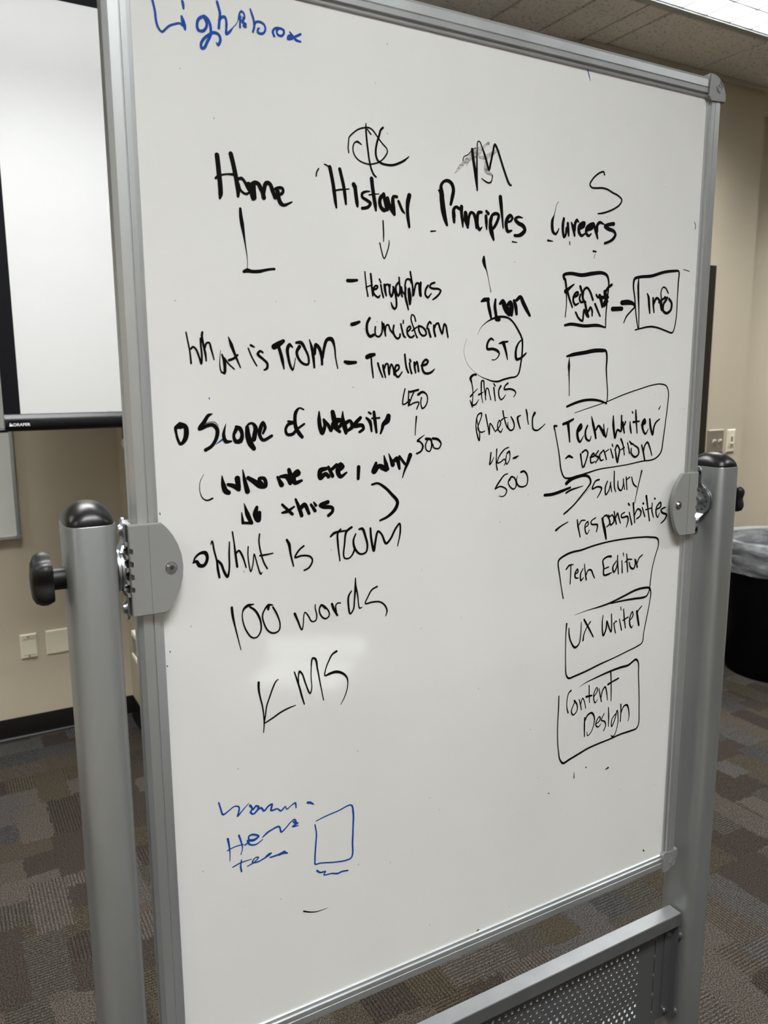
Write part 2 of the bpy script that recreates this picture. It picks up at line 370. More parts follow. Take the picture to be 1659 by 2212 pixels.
LN = ['', 'recessed ceiling light right of the camera, middle row', 'added unseen fill light shaped as a ceiling light, close in front of the projector screen', 'recessed ceiling light right beside the added fill light at the projector screen', 'recessed ceiling light right above the photographer', 'recessed ceiling light behind the photographer, rearmost row', 'recessed ceiling light in the far left corner near the wall board', 'recessed ceiling light by the left wall, middle row', 'recessed ceiling light by the left wall, rearmost row', 'recessed ceiling light near the right wall beyond the trash can', 'recessed ceiling light near the right wall, middle row']
for i, (lx, ly) in enumerate(lights):
    t = troffer(lx, ly, L0); L0 = L0 or t
    if (lx, ly) == (-.48, 1.61):      # unseen weak fixture, added to brighten the upper projector screen
        for ch in t.children:
            if ch.name.startswith('lamp_diffuser'): ch.data = ch.data.copy(); ch.data.materials.clear(); ch.data.materials.append(m_screenfill)
    tag(t, 'white louvred ceiling light above the top right corner of the board' if i == 0 else LN[i], 'ceiling light', 'recessed louvred ceiling lights')

# ---------------------------------------------------------------- projector screen
ps = empty('projector_screen', (1.05, 2.25, 1.405)); tag(ps, 'white projector screen with black border hanging behind the board at left', 'projector screen')
ox, oy, oz = ps.location
SW0, SW1 = .066, 2.05
def rel(b): return (b[0] - ox, b[1] - ox, b[2] - oy, b[3] - oy, b[4] - oz, b[5] - oz)
box('screen_surface', m_screen, rel((SW0, SW1, 2.2495, 2.2505, 1.465, 2.866)), ps)
bb = bmesh.new()
for b in ((.0105, SW0, 1.46, 2.94), (SW1, SW1 + .056, 1.46, 2.94), (SW0, SW1, 2.866, 2.94)): bx(bb, *rel((b[0], b[1], 2.2493, 2.2507, b[2], b[3])))
link('screen_border', bb, m_screenblk, ps)
prof = [(-.012, 1.466), (-.014, 1.460), (-.022, 1.455), (-.025, 1.440), (-.024, 1.424), (-.018, 1.412), (-.008, 1.405), (.008, 1.405), (.016, 1.412), (.018, 1.44), (.014, 1.460), (.010, 1.466)]
bm = bmesh.new(); prism(bm, [(p[0], p[1] - oz) for p in prof], 'x', .0105 - ox, SW1 + .056 - ox); bar = auto(link('bottom_bar', bm, m_bar, ps), 50)
bm = bmesh.new(); cyl(bm, (-.03 - ox, 0, 1.409 - oz), .0075, .10, 'x'); auto(link('end_rod', bm, m_bar, ps))
bm = bmesh.new(); bx(bm, -.06 - ox, SW1 + .12 - ox, -.022, .09, 2.93 - oz, 3.042 - oz, bev=.012); auto(link('screen_case', bm, m_bar, ps))
# maker's badge on the bar: small black label with white print
bd = box('maker_badge', m_screenblk, rel((.023, .093, 2.2235, 2.2255, 1.421, 1.445)), bar)
def textobj(txt, size, m, parent, mw, name='printed_letters'):
    cu = bpy.data.curves.new('t', 'FONT'); cu.body = txt; cu.size = size; cu.extrude = .0002; cu.offset = size * .012
    o = bpy.data.objects.new('t', cu); C.objects.link(o); bpy.context.view_layer.update()
    dg = bpy.context.evaluated_depsgraph_get(); me = bpy.data.meshes.new_from_object(o.evaluated_get(dg)); bpy.data.objects.remove(o)
    me.transform(mw); me.materials.append(m)
    q = bpy.data.objects.new(name, me); C.objects.link(q); q.parent = parent; return q
MW = Matrix.Translation((.037 - ox, -.0268, 1.4245 - oz)) @ Matrix.Rotation(math.pi / 2, 4, 'X') @ Matrix.Diagonal((1.05, 1, 1, 1))
textobj('DRAPER', .0145, m_logo, bar, MW)
bm = bmesh.new()
for a, b_, c_ in (((.024, 1.4245), (.030, 1.4245), (.0275, 1.438)), ((.029, 1.4245), (.036, 1.4245), (.0325, 1.4345))):
    vs = [bm.verts.new((p[0] - ox, -.0268, p[1] - oz)) for p in (a, b_, c_)]; bm.faces.new(vs)
link('printed_emblem', bm, m_logo, bar)

# ---------------------------------------------------------------- wall whiteboard at far left
wb = empty('wall_whiteboard', (-1.1, 2.80, .91)); tag(wb, 'wall-mounted whiteboard with grey frame below the projector screen at far left', 'whiteboard')
def relw(b): return (b[0] + 1.1, b[1] + 1.1, b[2] - 2.80, b[3] - 2.80, b[4] - .91, b[5] - .91)
box('board_panel', m_wb2, relw((-2.30, .064, 2.806, 2.828, .922, 2.13)), wb)
box('frame_rail', m_alu, relw((.061, .0755, 2.798, 2.829, .925, 2.13)), wb, bev=.002); box('frame_rail', m_alu, relw((-2.31, -2.296, 2.798, 2.829, .925, 2.13)), wb, bev=.002)
box('frame_rail', m_alu, relw((-2.31, .0755, 2.798, 2.829, 2.126, 2.142)), wb, bev=.002); box('frame_rail', m_alu, relw((-2.31, .060, 2.798, 2.829, .910, .925)), wb, bev=.002)
bm = bmesh.new(); bx(bm, *relw((.058, .0775, 2.795, 2.829, .908, .927)), bev=.004); auto(link('frame_corner', bm, m_corner, wb))

# ---------------------------------------------------------------- wall plates and boxes
def plate(name, x0, x1, z0, z1, y, m, label, cat, group=None, t=.007):
    e = empty(name, ((x0 + x1) / 2, y, z0)); tag(e, label, cat, group)
    w_, h_ = (x1 - x0) / 2, z1 - z0; bm = bmesh.new()
    loft(bm, [[Vector((sx * (w_ - i), yy, sz * (h_ - 2 * i) + i)) for sx, sz in ((-1, 0), (1, 0), (1, 1), (-1, 1))] for i, yy in ((0, 0), (0, -.0025), (.006, -t))])
    link('plate_body', bm, m, e); return e, w_, h_
e, w_, h_ = plate('wall_plate', .0375, .108, .361, .4745, 2.83, m_cream, 'cream single data plate low on the wall left of the board', 'wall plate')
for zc in (h_ - .016, .012):
    bm = bmesh.new(); bx(bm, -.022, -.006, -.011, -.006, zc - .004, zc + .005); bx(bm, .006, .022, -.011, -.006, zc - .004, zc + .005); link('label_clip', bm, m_cream, e)
    box('clip_recess', m_dark, (-.024, .024, -.0078, -.0068, zc + .0045, zc + .0065), e)
    bm = bmesh.new(); cyl(bm, (0, -.008, zc), .0028, .003, 'y', 16); link('screw', bm, m_steel, e)
e, w_, h_ = plate('blank_wall_plate', .143, .260, .363, .4765, 2.83, m_cream, 'cream blank double plate beside the single plate, half behind the left pole', 'wall plate')
for sx in (-.023, .023):
    for zc in (.013, h_ - .013):
        bm = bmesh.new(); cyl(bm, (sx, -.0075, zc), .0026, .002, 'y', 16); link('screw', bm, m_ivory, e)
def wbox(name, y0, y1, z0, z1, label, slot):
    e = empty(name, (.506, (y0 + y1) / 2, z0)); tag(e, label, 'outlet box'); hy = (y1 - y0) / 2; h = z1 - z0
    box('box_body', m_ivory, (-.044, 0, -hy, hy, 0, h), e, bev=.003)
    box('box_window', m_grey, (-.0452, -.0435, -hy * .72, hy * .72, h * slot, h * .86), e)
    box('box_lip', m_ivory, (-.049, -.043, -hy * .8, hy * .8, h * .05, h * .2), e, bev=.002); return e
wbox('outlet_box', 2.448, 2.560, .378, .503, 'ivory surface outlet box low in the wall corner', .28)
wbox('upper_outlet_box', 2.432, 2.500, 1.305, 1.46, 'small ivory wall box just below the projector screen bar', .25)
e, w_, h_ = plate('light_switch', 3.430, 3.560, 1.167, 1.2945, 2.0, m_steel, 'brown metal double light switch on the wall right of the board', 'light switch')
for sx in (-.023, .023):
    bm = bmesh.new(); prism(bm, [(-.006, h_ / 2 - .010), (-.022, h_ / 2 + .004), (-.020, h_ / 2 + .011), (-.006, h_ / 2 + .010)], 'x', sx - .005, sx + .005); link('toggle', bm, m_ivory, e)
    for zc in (.032, h_ - .032):
        bm = bmesh.new(); cyl(bm, (sx, -.0075, zc), .003, .002, 'y', 16); link('screw', bm, m_zinc, e)
e, w_, h_ = plate('dimmer_switch', 3.588, 3.657, 1.163, 1.2905, 2.0, m_cream, 'cream dimmer switch right of the brown double switch', 'light switch')
box('dimmer_face', m_cream, (-.0165, .0165, -.0095, -.006, .03, .097), e, bev=.001)
box('slider_slot', m_steel, (-.008, .008, -.0102, -.009, .042, .088), e); box('slider_knob', m_cream, (-.011, .011, -.018, -.009, .046, .058), e, bev=.002)

# ---------------------------------------------------------------- bin and liner
tb = empty('trash_can', (3.68, 1.67, 0)); tag(tb, 'black round trash can with clear liner at the right edge behind the pole', 'trash can')
def ring(r, z, n=48, fn=None): return [Vector(((r + (fn(a, z) if fn else 0)) * math.cos(a), (r + (fn(a, z) if fn else 0)) * math.sin(a), z)) for a in (2 * math.pi * i / n for i in range(n))]
bm = bmesh.new(); loft(bm, [ring(.245, .002), ring(.252, .02), ring(.286, .68), ring(.300, .685), ring(.303, .715), ring(.294, .723), ring(.287, .717), ring(.278, .68), ring(.24, .03)]); auto(link('bin_body', bm, m_canb, tb), 40)
lg = empty('bin_liner', (3.68, 1.67, .44)); tag(lg, 'clear plastic bin liner folded over the black trash can rim', 'bin liner')
n = 120
def fold(a, z): return .006 * math.sin(a * 5 + z * 60) + .004 * math.sin(a * 11 - z * 45 + 1) + .002 * math.sin(a * 31 + z * 20)
rs = []
for z, r in ((-.24, .243), (-.05, .256), (.15, .268), (.23, .272), (.272, .284)): rs.append(ring(r - .004, z, n))
for z, r in ((.292, .292), (.298, .300), (.298, .308), (.288, .315), (.26, .319), (.22, .320), (.18, .316), (.14, .310), (.115, .308)):
    rs.append([Vector(((r + max(-.004, fold(a, z))) * math.cos(a), (r + max(-.004, fold(a, z))) * math.sin(a), z + (.03 * math.sin(a * 2 + .6) + .012 * math.sin(a * 5)) * max(0, (.27 - z) / .24))) for a in (2 * math.pi * i / n for i in range(n))])
bm = bmesh.new(); loft(bm, rs, caps=False); link('liner_film', bm, m_bag, lg, smooth=True)

# ================================================================ the mobile whiteboard
MX = .43
mb = empty('mobile_whiteboard', (MX, .006, 0)); tag(mb, 'silver framed mobile whiteboard on two poles covered in black marker notes', 'whiteboard')
BW, B0, BH = .86, .75, 1.263; B1 = B0 + BH
def pl(o):      # build in world coordinates, parent without moving
    o.parent = mb; o.matrix_parent_inverse = Matrix.Translation((-MX, -.006, 0)); return o
ws = pl(box('writing_surface', m_board, (-.002, BW + .002, 0, .012, B0 - .002, B1 + .002)))
# frame extrusion: (outward, y) section with groove, lip and bevelled outer edge
sec = [(0, -.0008), (.0010, -.0030), (.0052, -.0036), (.0058, -.0062), (.0118, -.0066), (.0121, -.0048), (.0129, -.0048), (.0137, -.0068), (.0238, -.0066), (.0290, -.0020), (.0296, .0),
       (.0296, .0125), (.0290, .0145), (.0238, .0186), (.0048, .0182), (.001, .0142), (0, .0128)]
def rail(p0, p1, out):
    bm = bmesh.new(); loft(bm, [[Vector((p[0] + out[0] * u, v, p[1] + out[1] * u)) for u, v in sec] for p in (p0, p1)])
    return pl(auto(link('frame_rail', bm, m_alu), 20))
cs = .004
rail((0, B0 + cs), (0, B1 - cs), (-1, 0)); rail((BW, B0 + cs), (BW, B1 - cs), (1, 0)); rail((cs, B1), (BW - cs, B1), (0, 1)); rail((cs, B0), (BW - cs, B0), (0, -1))
# quarter-round corner caps with the small square emblem
def corner(cx, cz, sx, sz):
    pts = [(-.004, -.0005), (-.004, .0325)]
    for i in range(0, 11):
        a = math.pi / 2 * (1 - i / 10); pts.append((-.002 + .035 * math.cos(a), -.002 + .035 * math.sin(a)))
    pts += [(.0325, -.004), (-.0005, -.004)]
    for i in range(1, 5):
        a = math.pi / 2 * i / 5; pts.append((-.0065 + .006 * math.cos(a), -.0065 + .006 * math.sin(a)))
    pts = [(cx + sx * a, cz + sz * b) for a, b in pts]
    if sx * sz < 0: pts.reverse()
    bm = bmesh.new(); prism(bm, pts, 'y', -.0088, .0205, bev=.0012); o = pl(auto(link('frame_corner', bm, m_corner), 30))
    # embossed emblem: square outline holding stepped strokes
    e = bmesh.new(); c = Vector((cx + sx * .0185, cz + sz * .0165)); ang = math.radians(-38 if sx * sz > 0 else 52)
    def seg(x0, y0, x1, y1, wd=.0009):
        ca, sa = math.cos(ang), math.sin(ang); d = Vector((x1 - x0, y1 - y0)); d.normalize(); nn = Vector((-d.y, d.x)) * wd / 2; q = []
        for px, py in ((x0 + nn.x, y0 + nn.y), (x0 - nn.x, y0 - nn.y), (x1 - nn.x, y1 - nn.y), (x1 + nn.x, y1 + nn.y)):
            q.append((c.x + px * ca - py * sa, c.y + px * sa + py * ca))
        prism(e, q, 'y', -.0094, -.0085)
    s = .0060
    for a in ((-s, -s, s, -s), (s, -s, s, s), (s, s, -s, s), (-s, s, -s, -s), (-.0036, .0038, .0042, .0038), (.0003, .0038, .0003, -.0042), (-.0036, .0004, .0038, .0004), (.0038, .0004, .0038, -.003), (-.0036, .0038, -.0036, -.0024), (-.0042, -.0084, .0042, -.0084)): seg(*a)
    em = link('corner_emblem', e, m_corner); em.parent = o
for a in ((BW, B1, 1, 1), (BW, B0, 1, -1), (0, B1, -1, 1), (0, B0, -1, -1)): corner(*a)

# --- poles: flattened oval tube with domed black cap
PY = .004
def oval(cx, z, a=.0262, b=.0375, n=64, k=3.8, s=1.):
    r = []
    for i in range(n):
        t = 2 * math.pi * i / n; c_, s_ = math.cos(t), math.sin(t)
        r.append(Vector((cx + s * a * math.copysign(abs(c_) ** (2 / k), c_), PY + s * b * math.copysign(abs(s_) ** (2 / k), s_), z)))
    return r
PT = 1.446
pole_x = (-.0752, .9362)
for px in pole_x:
    bm = bmesh.new(); loft(bm, [oval(px, .115), oval(px, PT - .0008), oval(px, PT, s=.985), oval(px, PT, s=.93), oval(px, PT - .004, s=.93)]); po = pl(auto(link('pole', bm, m_pole), 40))
    bm = bmesh.new(); rs = [oval(px, PT - .003, s=.955)]
    for i in range(0, 9):
        t = i / 9 * math.pi / 2; rs.append(oval(px, PT - .001 + .024 * math.sin(t), s=.975 * math.cos(t) ** .9, k=3.8 - 1.8 * min(1, i / 5)))
    rs.append(oval(px, PT + .0231, s=.08, k=2)); loft(bm, rs); o = auto(link('pole_cap', bm, m_black), 60); o.parent = po
PVZ = 1.3885
for px, s in ((pole_x[0], -1), (pole_x[1], 1)):      # s: outward direction of this side
    # star knob on the outside of the pole
    kb = bmesh.new(); n = 60; rings = []
    for d, rr, lob in ((.0395, .020, .0), (.0400, .0255, .0028), (.0445, .0272, .0036), (.0500, .0268, .0038), (.0560, .0240, .0032), (.0595, .0185, .0015), (.0608, .009, 0)):
        rings.append([Vector((px + s * d, PY + (rr + lob * math.cos(5 * t)) * math.cos(t), PVZ - .002 + (rr + lob * math.cos(5 * t)) * math.sin(t))) for t in (2 * math.pi * i / n + .32 for i in range(n))])
    loft(kb, rings); kn = pl(auto(link('adjustment_knob', kb, m_knob), 40))
    st = bmesh.new(); cyl(st, (px + s * .0325, PY, PVZ - .002), .0118, .018, 'x', 32, bev=.0008); o = auto(link('knob_stem', st, m_knob)); o.parent = kn
    # inner side: serrated disc, bent strap with two bolts
    ix = px - s * .0262; q = -s                     # q: direction towards the board
    dm = bmesh.new(); cyl(dm, (ix + q * .0016, PY, PVZ), .0245, .0030, 'x', 48, bev=.0008); pl(auto(link('pivot_disc', dm, m_zinc)))
    st = bmesh.new(); t = .0024
    de = .0105 if s < 0 else .0130
    path = [(.0052, 0), (.0052, .0215), (.0052 + (de - .0052) * .62, .0285), (de, .033), (de, .051)]
    full = [(d, -z) for d, z in reversed(path[1:])] + path
    wid = {0: .021, .0215: .0125, .0285: .0085, .033: .0085, .051: .0085}
    # central round bulge
    cyl(st, (ix + q * .0052, PY, PVZ), .0232, t, 'x', 40)
    L2 = [(ix + q * d, PVZ + z, wid[abs(z)] if abs(z) else .021) for d, z in full]
    for (xa, za, wa), (xb, zb, wb_) in zip(L2, L2[1:]):
        if abs(za + zb - 2 * PVZ) < .04 and (abs(za - PVZ) < .001 or abs(zb - PVZ) < .001): continue
        loft(st, [[Vector((xa - t / 2, PY - wa, za)), Vector((xa + t / 2, PY - wa, za)), Vector((xa + t / 2, PY + wa, za)), Vector((xa - t / 2, PY + wa, za))],
                  [Vector((xb - t / 2, PY - wb_, zb)), Vector((xb + t / 2, PY - wb_, zb)), Vector((xb + t / 2, PY + wb_, zb)), Vector((xb - t / 2, PY + wb_, zb))]])
    for sg in (-1, 1): cyl(st, (ix + q * de, PY, PVZ + sg * .0500), .0085, t, 'x', 24)
    if s > 0:
        for sg in (-1, 1): cyl(st, (ix + q * .0235, PY, PVZ + sg * .0445), .0062, .019, 'x', 20)
    sp = pl(auto(link('hinge_strap', st, m_zinc), 40))
    for sg in (-1, 1):
        b = bmesh.new(); cyl(b, (ix + q * (de - .003), PY, PVZ + sg * .0445), .0068, .0036, 'x', 24, r2=.0068, bev=.0012); cyl(b, (ix + q * (de - .0013), PY, PVZ + sg * .0445), .0085, .0008, 'x', 24)
        o = auto(link('bolt', b, m_zinc)); o.parent = sp
    b = bmesh.new(); cyl(b, (ix + q * .0085, PY, PVZ), .0078, .005, 'x', 24, bev=.0014); o = auto(link('bolt', b, m_zinc)); o.parent = sp
    dp = bmesh.new()
    for k in range(12):
        a = 2 * math.pi * k / 12; cyl(dp, (ix + q * .0066, PY + .0165 * math.cos(a), PVZ + .0165 * math.sin(a)), .0017, .0006, 'x', 12)
    o = link('index_dimples', dp, m_dark); o.parent = sp; o['kind'] = 'stuff'
    # D-shaped clamp over the frame
    ex = -.0362 if s < 0 else BW + .0180; sx = -s      # edge x and direction into the board
    zt, zb = PVZ + .0515, PVZ - .0515
    pts = [(ex, zb), (ex + sx * .0362, zb)]
    for i in range(1, 12):
        a = -math.pi / 2 + math.pi * i / 12; zz = .0515 * math.sin(a); pts.append((ex + sx * (.0362 + math.sqrt(.0708 ** 2 - zz ** 2) - .0486), PVZ + zz))
    pts += [(ex + sx * .0362, zt), (ex, zt)]
    notch = [PVZ + d for d in (.0225, .008, -.0065, -.021)]      # comb teeth along the outer edge
    for zc in notch: pts += [(ex, zc + .0032), (ex + sx * .0045, zc + .0032), (ex + sx * .0045, zc - .0032), (ex, zc - .0032)]
    if sx < 0: pts.reverse()
    for yf, yb in ((-.0150, -.0085), (.0205, .0270)):
        bm = bmesh.new(); prism(bm, pts, 'y', yf, yb, bev=.0008)
        if yf < 0: br = pl(auto(link('pivot_bracket', bm, m_plas), 30))
        else: o = auto(link('bracket_back', bm, m_plas), 30); o.parent = br
    bm = bmesh.new()
    bx(bm, *sorted((ex + sx * .0, ex + sx * .006)), -.0088, .0208, zt - .026, zt); bx(bm, *sorted((ex, ex + sx * .006)), -.0088, .0208, zb, zb + .024)
    bx(bm, *sorted((ex, ex + sx * .0170)), -.0088, -.0067, zb, zt)
    for zc in [z + .0072 for z in notch] + [notch[-1] - .0072]: bx(bm, *sorted((ex - sx * .003, ex + sx * .006)), -.0088, .0208, zc - .0018, zc + .0018)
    o = link('bracket_ribs', bm, m_plas); o.parent = br
    bm = bmesh.new(); bx(bm, *sorted((ex + sx * .0214, ex + sx * .0220)), -.01535, -.0149, zb + .0015, zt - .0015); o = link('bracket_seam', bm, m_seam); o.parent = br
    bc = ex + sx * .0446
    bm = bmesh.new(); cyl(bm, (bc, -.0153, PVZ), .0068, .0012, 'y', 32, bev=.0004); cyl(bm, (bc, -.0168, PVZ), .0042, .0022, 'y', 32, r2=.0060, bev=.0006); o = auto(link('bolt', bm, m_bolt)); o.parent = br
    bm = bmesh.new(); cyl(bm, (bc, -.0179, PVZ), .0026, .0004, 'y', 6); o2 = link('hex_socket', bm, m_dark); o2.parent = br

# --- lower cross member: folded top rail, perforated panel, flange with screws, tray
bm = bmesh.new()
x0, x1 = pole_x[0] + .0262, .905
prism(bm, [(-.0150, .5995), (-.0150, .6225), (-.0140, .6237), (.0120, .6237), (.0130, .6225), (.0130, .5995), (.0118, .5995), (.0118, .622), (-.0138, .622), (-.0138, .5995)], 'x', x0, x1)
cr_ = pl(auto(link('cross_rail', bm, m_rail), 30))
# perforated sheet with staggered round holes
PYp = .002; p = .0131; rh = .0031; rz = .0115; HX0, HX1 = .031, .8175; nc = int((HX1 - HX0) / p); rows = 15; ZT = .5885
def perf():
    V, F = [], []
    def v(x, z, y): V.append((x, y, z)); return len(V) - 1
    th = .0012; nseg = 12
    for y, flip in ((PYp, False), (PYp + th, True)):
        def q(a, b, c, d):
            f = [v(a[0], a[1], y), v(b[0], b[1], y), v(c[0], c[1], y), v(d[0], d[1], y)]; F.append(f[::-1] if flip else f)
        q((x0, ZT), (x1, ZT), (x1, .612), (x0, .612)); zb_ = ZT - rows * rz; q((x0, .400), (x1, .400), (x1, zb_), (x0, zb_))
        for r_ in range(rows):
            za = ZT - r_ * rz; zb_ = za - rz; off = (r_ % 2) * p / 2; xs = HX0 + off; xe = xs + nc * p
            q((x0, zb_), (xs, zb_), (xs, za), (x0, za)); q((xe, zb_), (x1, zb_), (x1, za), (xe, za))
            for c_ in range(nc):
                xa, xb = xs + c_ * p, xs + (c_ + 1) * p; cx, cz = (xa + xb) / 2, (za + zb_) / 2
                ci, co = [], []
                for k in range(nseg):
                    a = 2 * math.pi * k / nseg + math.pi / 4; ci.append(v(cx + rh * math.cos(a), cz + rh * math.sin(a), y))
                    ca, sa = math.cos(a), math.sin(a); m_ = max(abs(ca), abs(sa)); co.append(v(cx + p / 2 * ca / m_, cz + rz / 2 * sa / m_, y))
                for k in range(nseg):
                    f = [ci[k], ci[(k + 1) % nseg], co[(k + 1) % nseg], co[k]]; F.append(f if flip else f[::-1])
                if not flip:
                    cb = [v(cx + rh * math.cos(2 * math.pi * k / nseg + math.pi / 4), cz + rh * math.sin(2 * math.pi * k / nseg + math.pi / 4), PYp + th) for k in range(nseg)]
                    for k in range(nseg): F.append([ci[k], cb[k], cb[(k + 1) % nseg], ci[(k + 1) % nseg]])
    return V, F
pp = pl(link('perforated_panel', perf(), m_panel))
sl = bmesh.new()
for zc in (.560, .520, .480, .440): bx(sl, .8605, .8620, PYp - .0006, PYp + .0002, zc - .013, zc + .013)
o = link('fold_slots', sl, m_dark); o.parent = pp
sl = bmesh.new()
for zc in (.578, .540, .500, .460, .422):
    cyl(sl, (.8612, PYp - .0004, zc), .0028, .0016, 'y', 12)
o = auto(link('weld_spots', sl, m_rail)); o.parent = pp; o['kind'] = 'stuff'
for s, fx in ((1, .902), (-1, x0 + .003)):
    bm = bmesh.new(); prism(bm, [(fx - s * .018, PYp - .0002), (fx - s * .018, PYp - .0022), (fx - s * .001, PYp - .0030), (fx, -.0135), (fx + s * .002, -.0135), (fx + s * .002, PYp - .0002)], 'z', .408, .5985)
    fl = pl(auto(link('side_flange', bm, m_panel), 30))
    for zc in (.577, .417):
        b = bmesh.new(); cyl(b, (fx - s * .010, -.0022, zc), .0052, .0030, 'y', 20, bev=.001); bx(b, fx - s * .010 - .0042, fx - s * .010 + .0042, -.0042, -.0034, zc - .0006, zc + .0006); bx(b, fx - s * .010 - .0006, fx - s * .010 + .0006, -.0042, -.0034, zc - .0042, zc + .0042)
        o = auto(link('screw', b, m_zinc)); o.parent = fl
        b = bmesh.new(); cyl(b, (fx + s * .0045, -.013, zc), .0058, .0065, 'x', 20, bev=.0015); o = auto(link('rivet', b, m_rail)); o.parent = fl
bm = bmesh.new(); prism(bm, [(.0034, .402), (.0034, .428), (.030, .428), (.030, .426), (.0045, .426), (.0045, .402)], 'x', x0, x1); pl(auto(link('lower_rail', bm, m_rail), 30))
for px in pole_x:
    bm = bmesh.new(); bx(bm, px - .025, px + .025, -.33, .34, .075, .115, bev=.008); ft = pl(auto(link('foot', bm, m_pole)))
    for yy in (-.29, .30):
        b = bmesh.new(); cyl(b, (px, yy, .0275), .027, .022, 'x', 28, bev=.004); bx(b, px - .016, px - .012, yy - .014, yy + .014, .02, .07); bx(b, px + .012, px + .016, yy - .014, yy + .014, .02, .07); bx(b, px - .016, px + .016, yy - .014, yy + .014, .066, .075)
        pl(auto(link('caster', b, m_knob)))

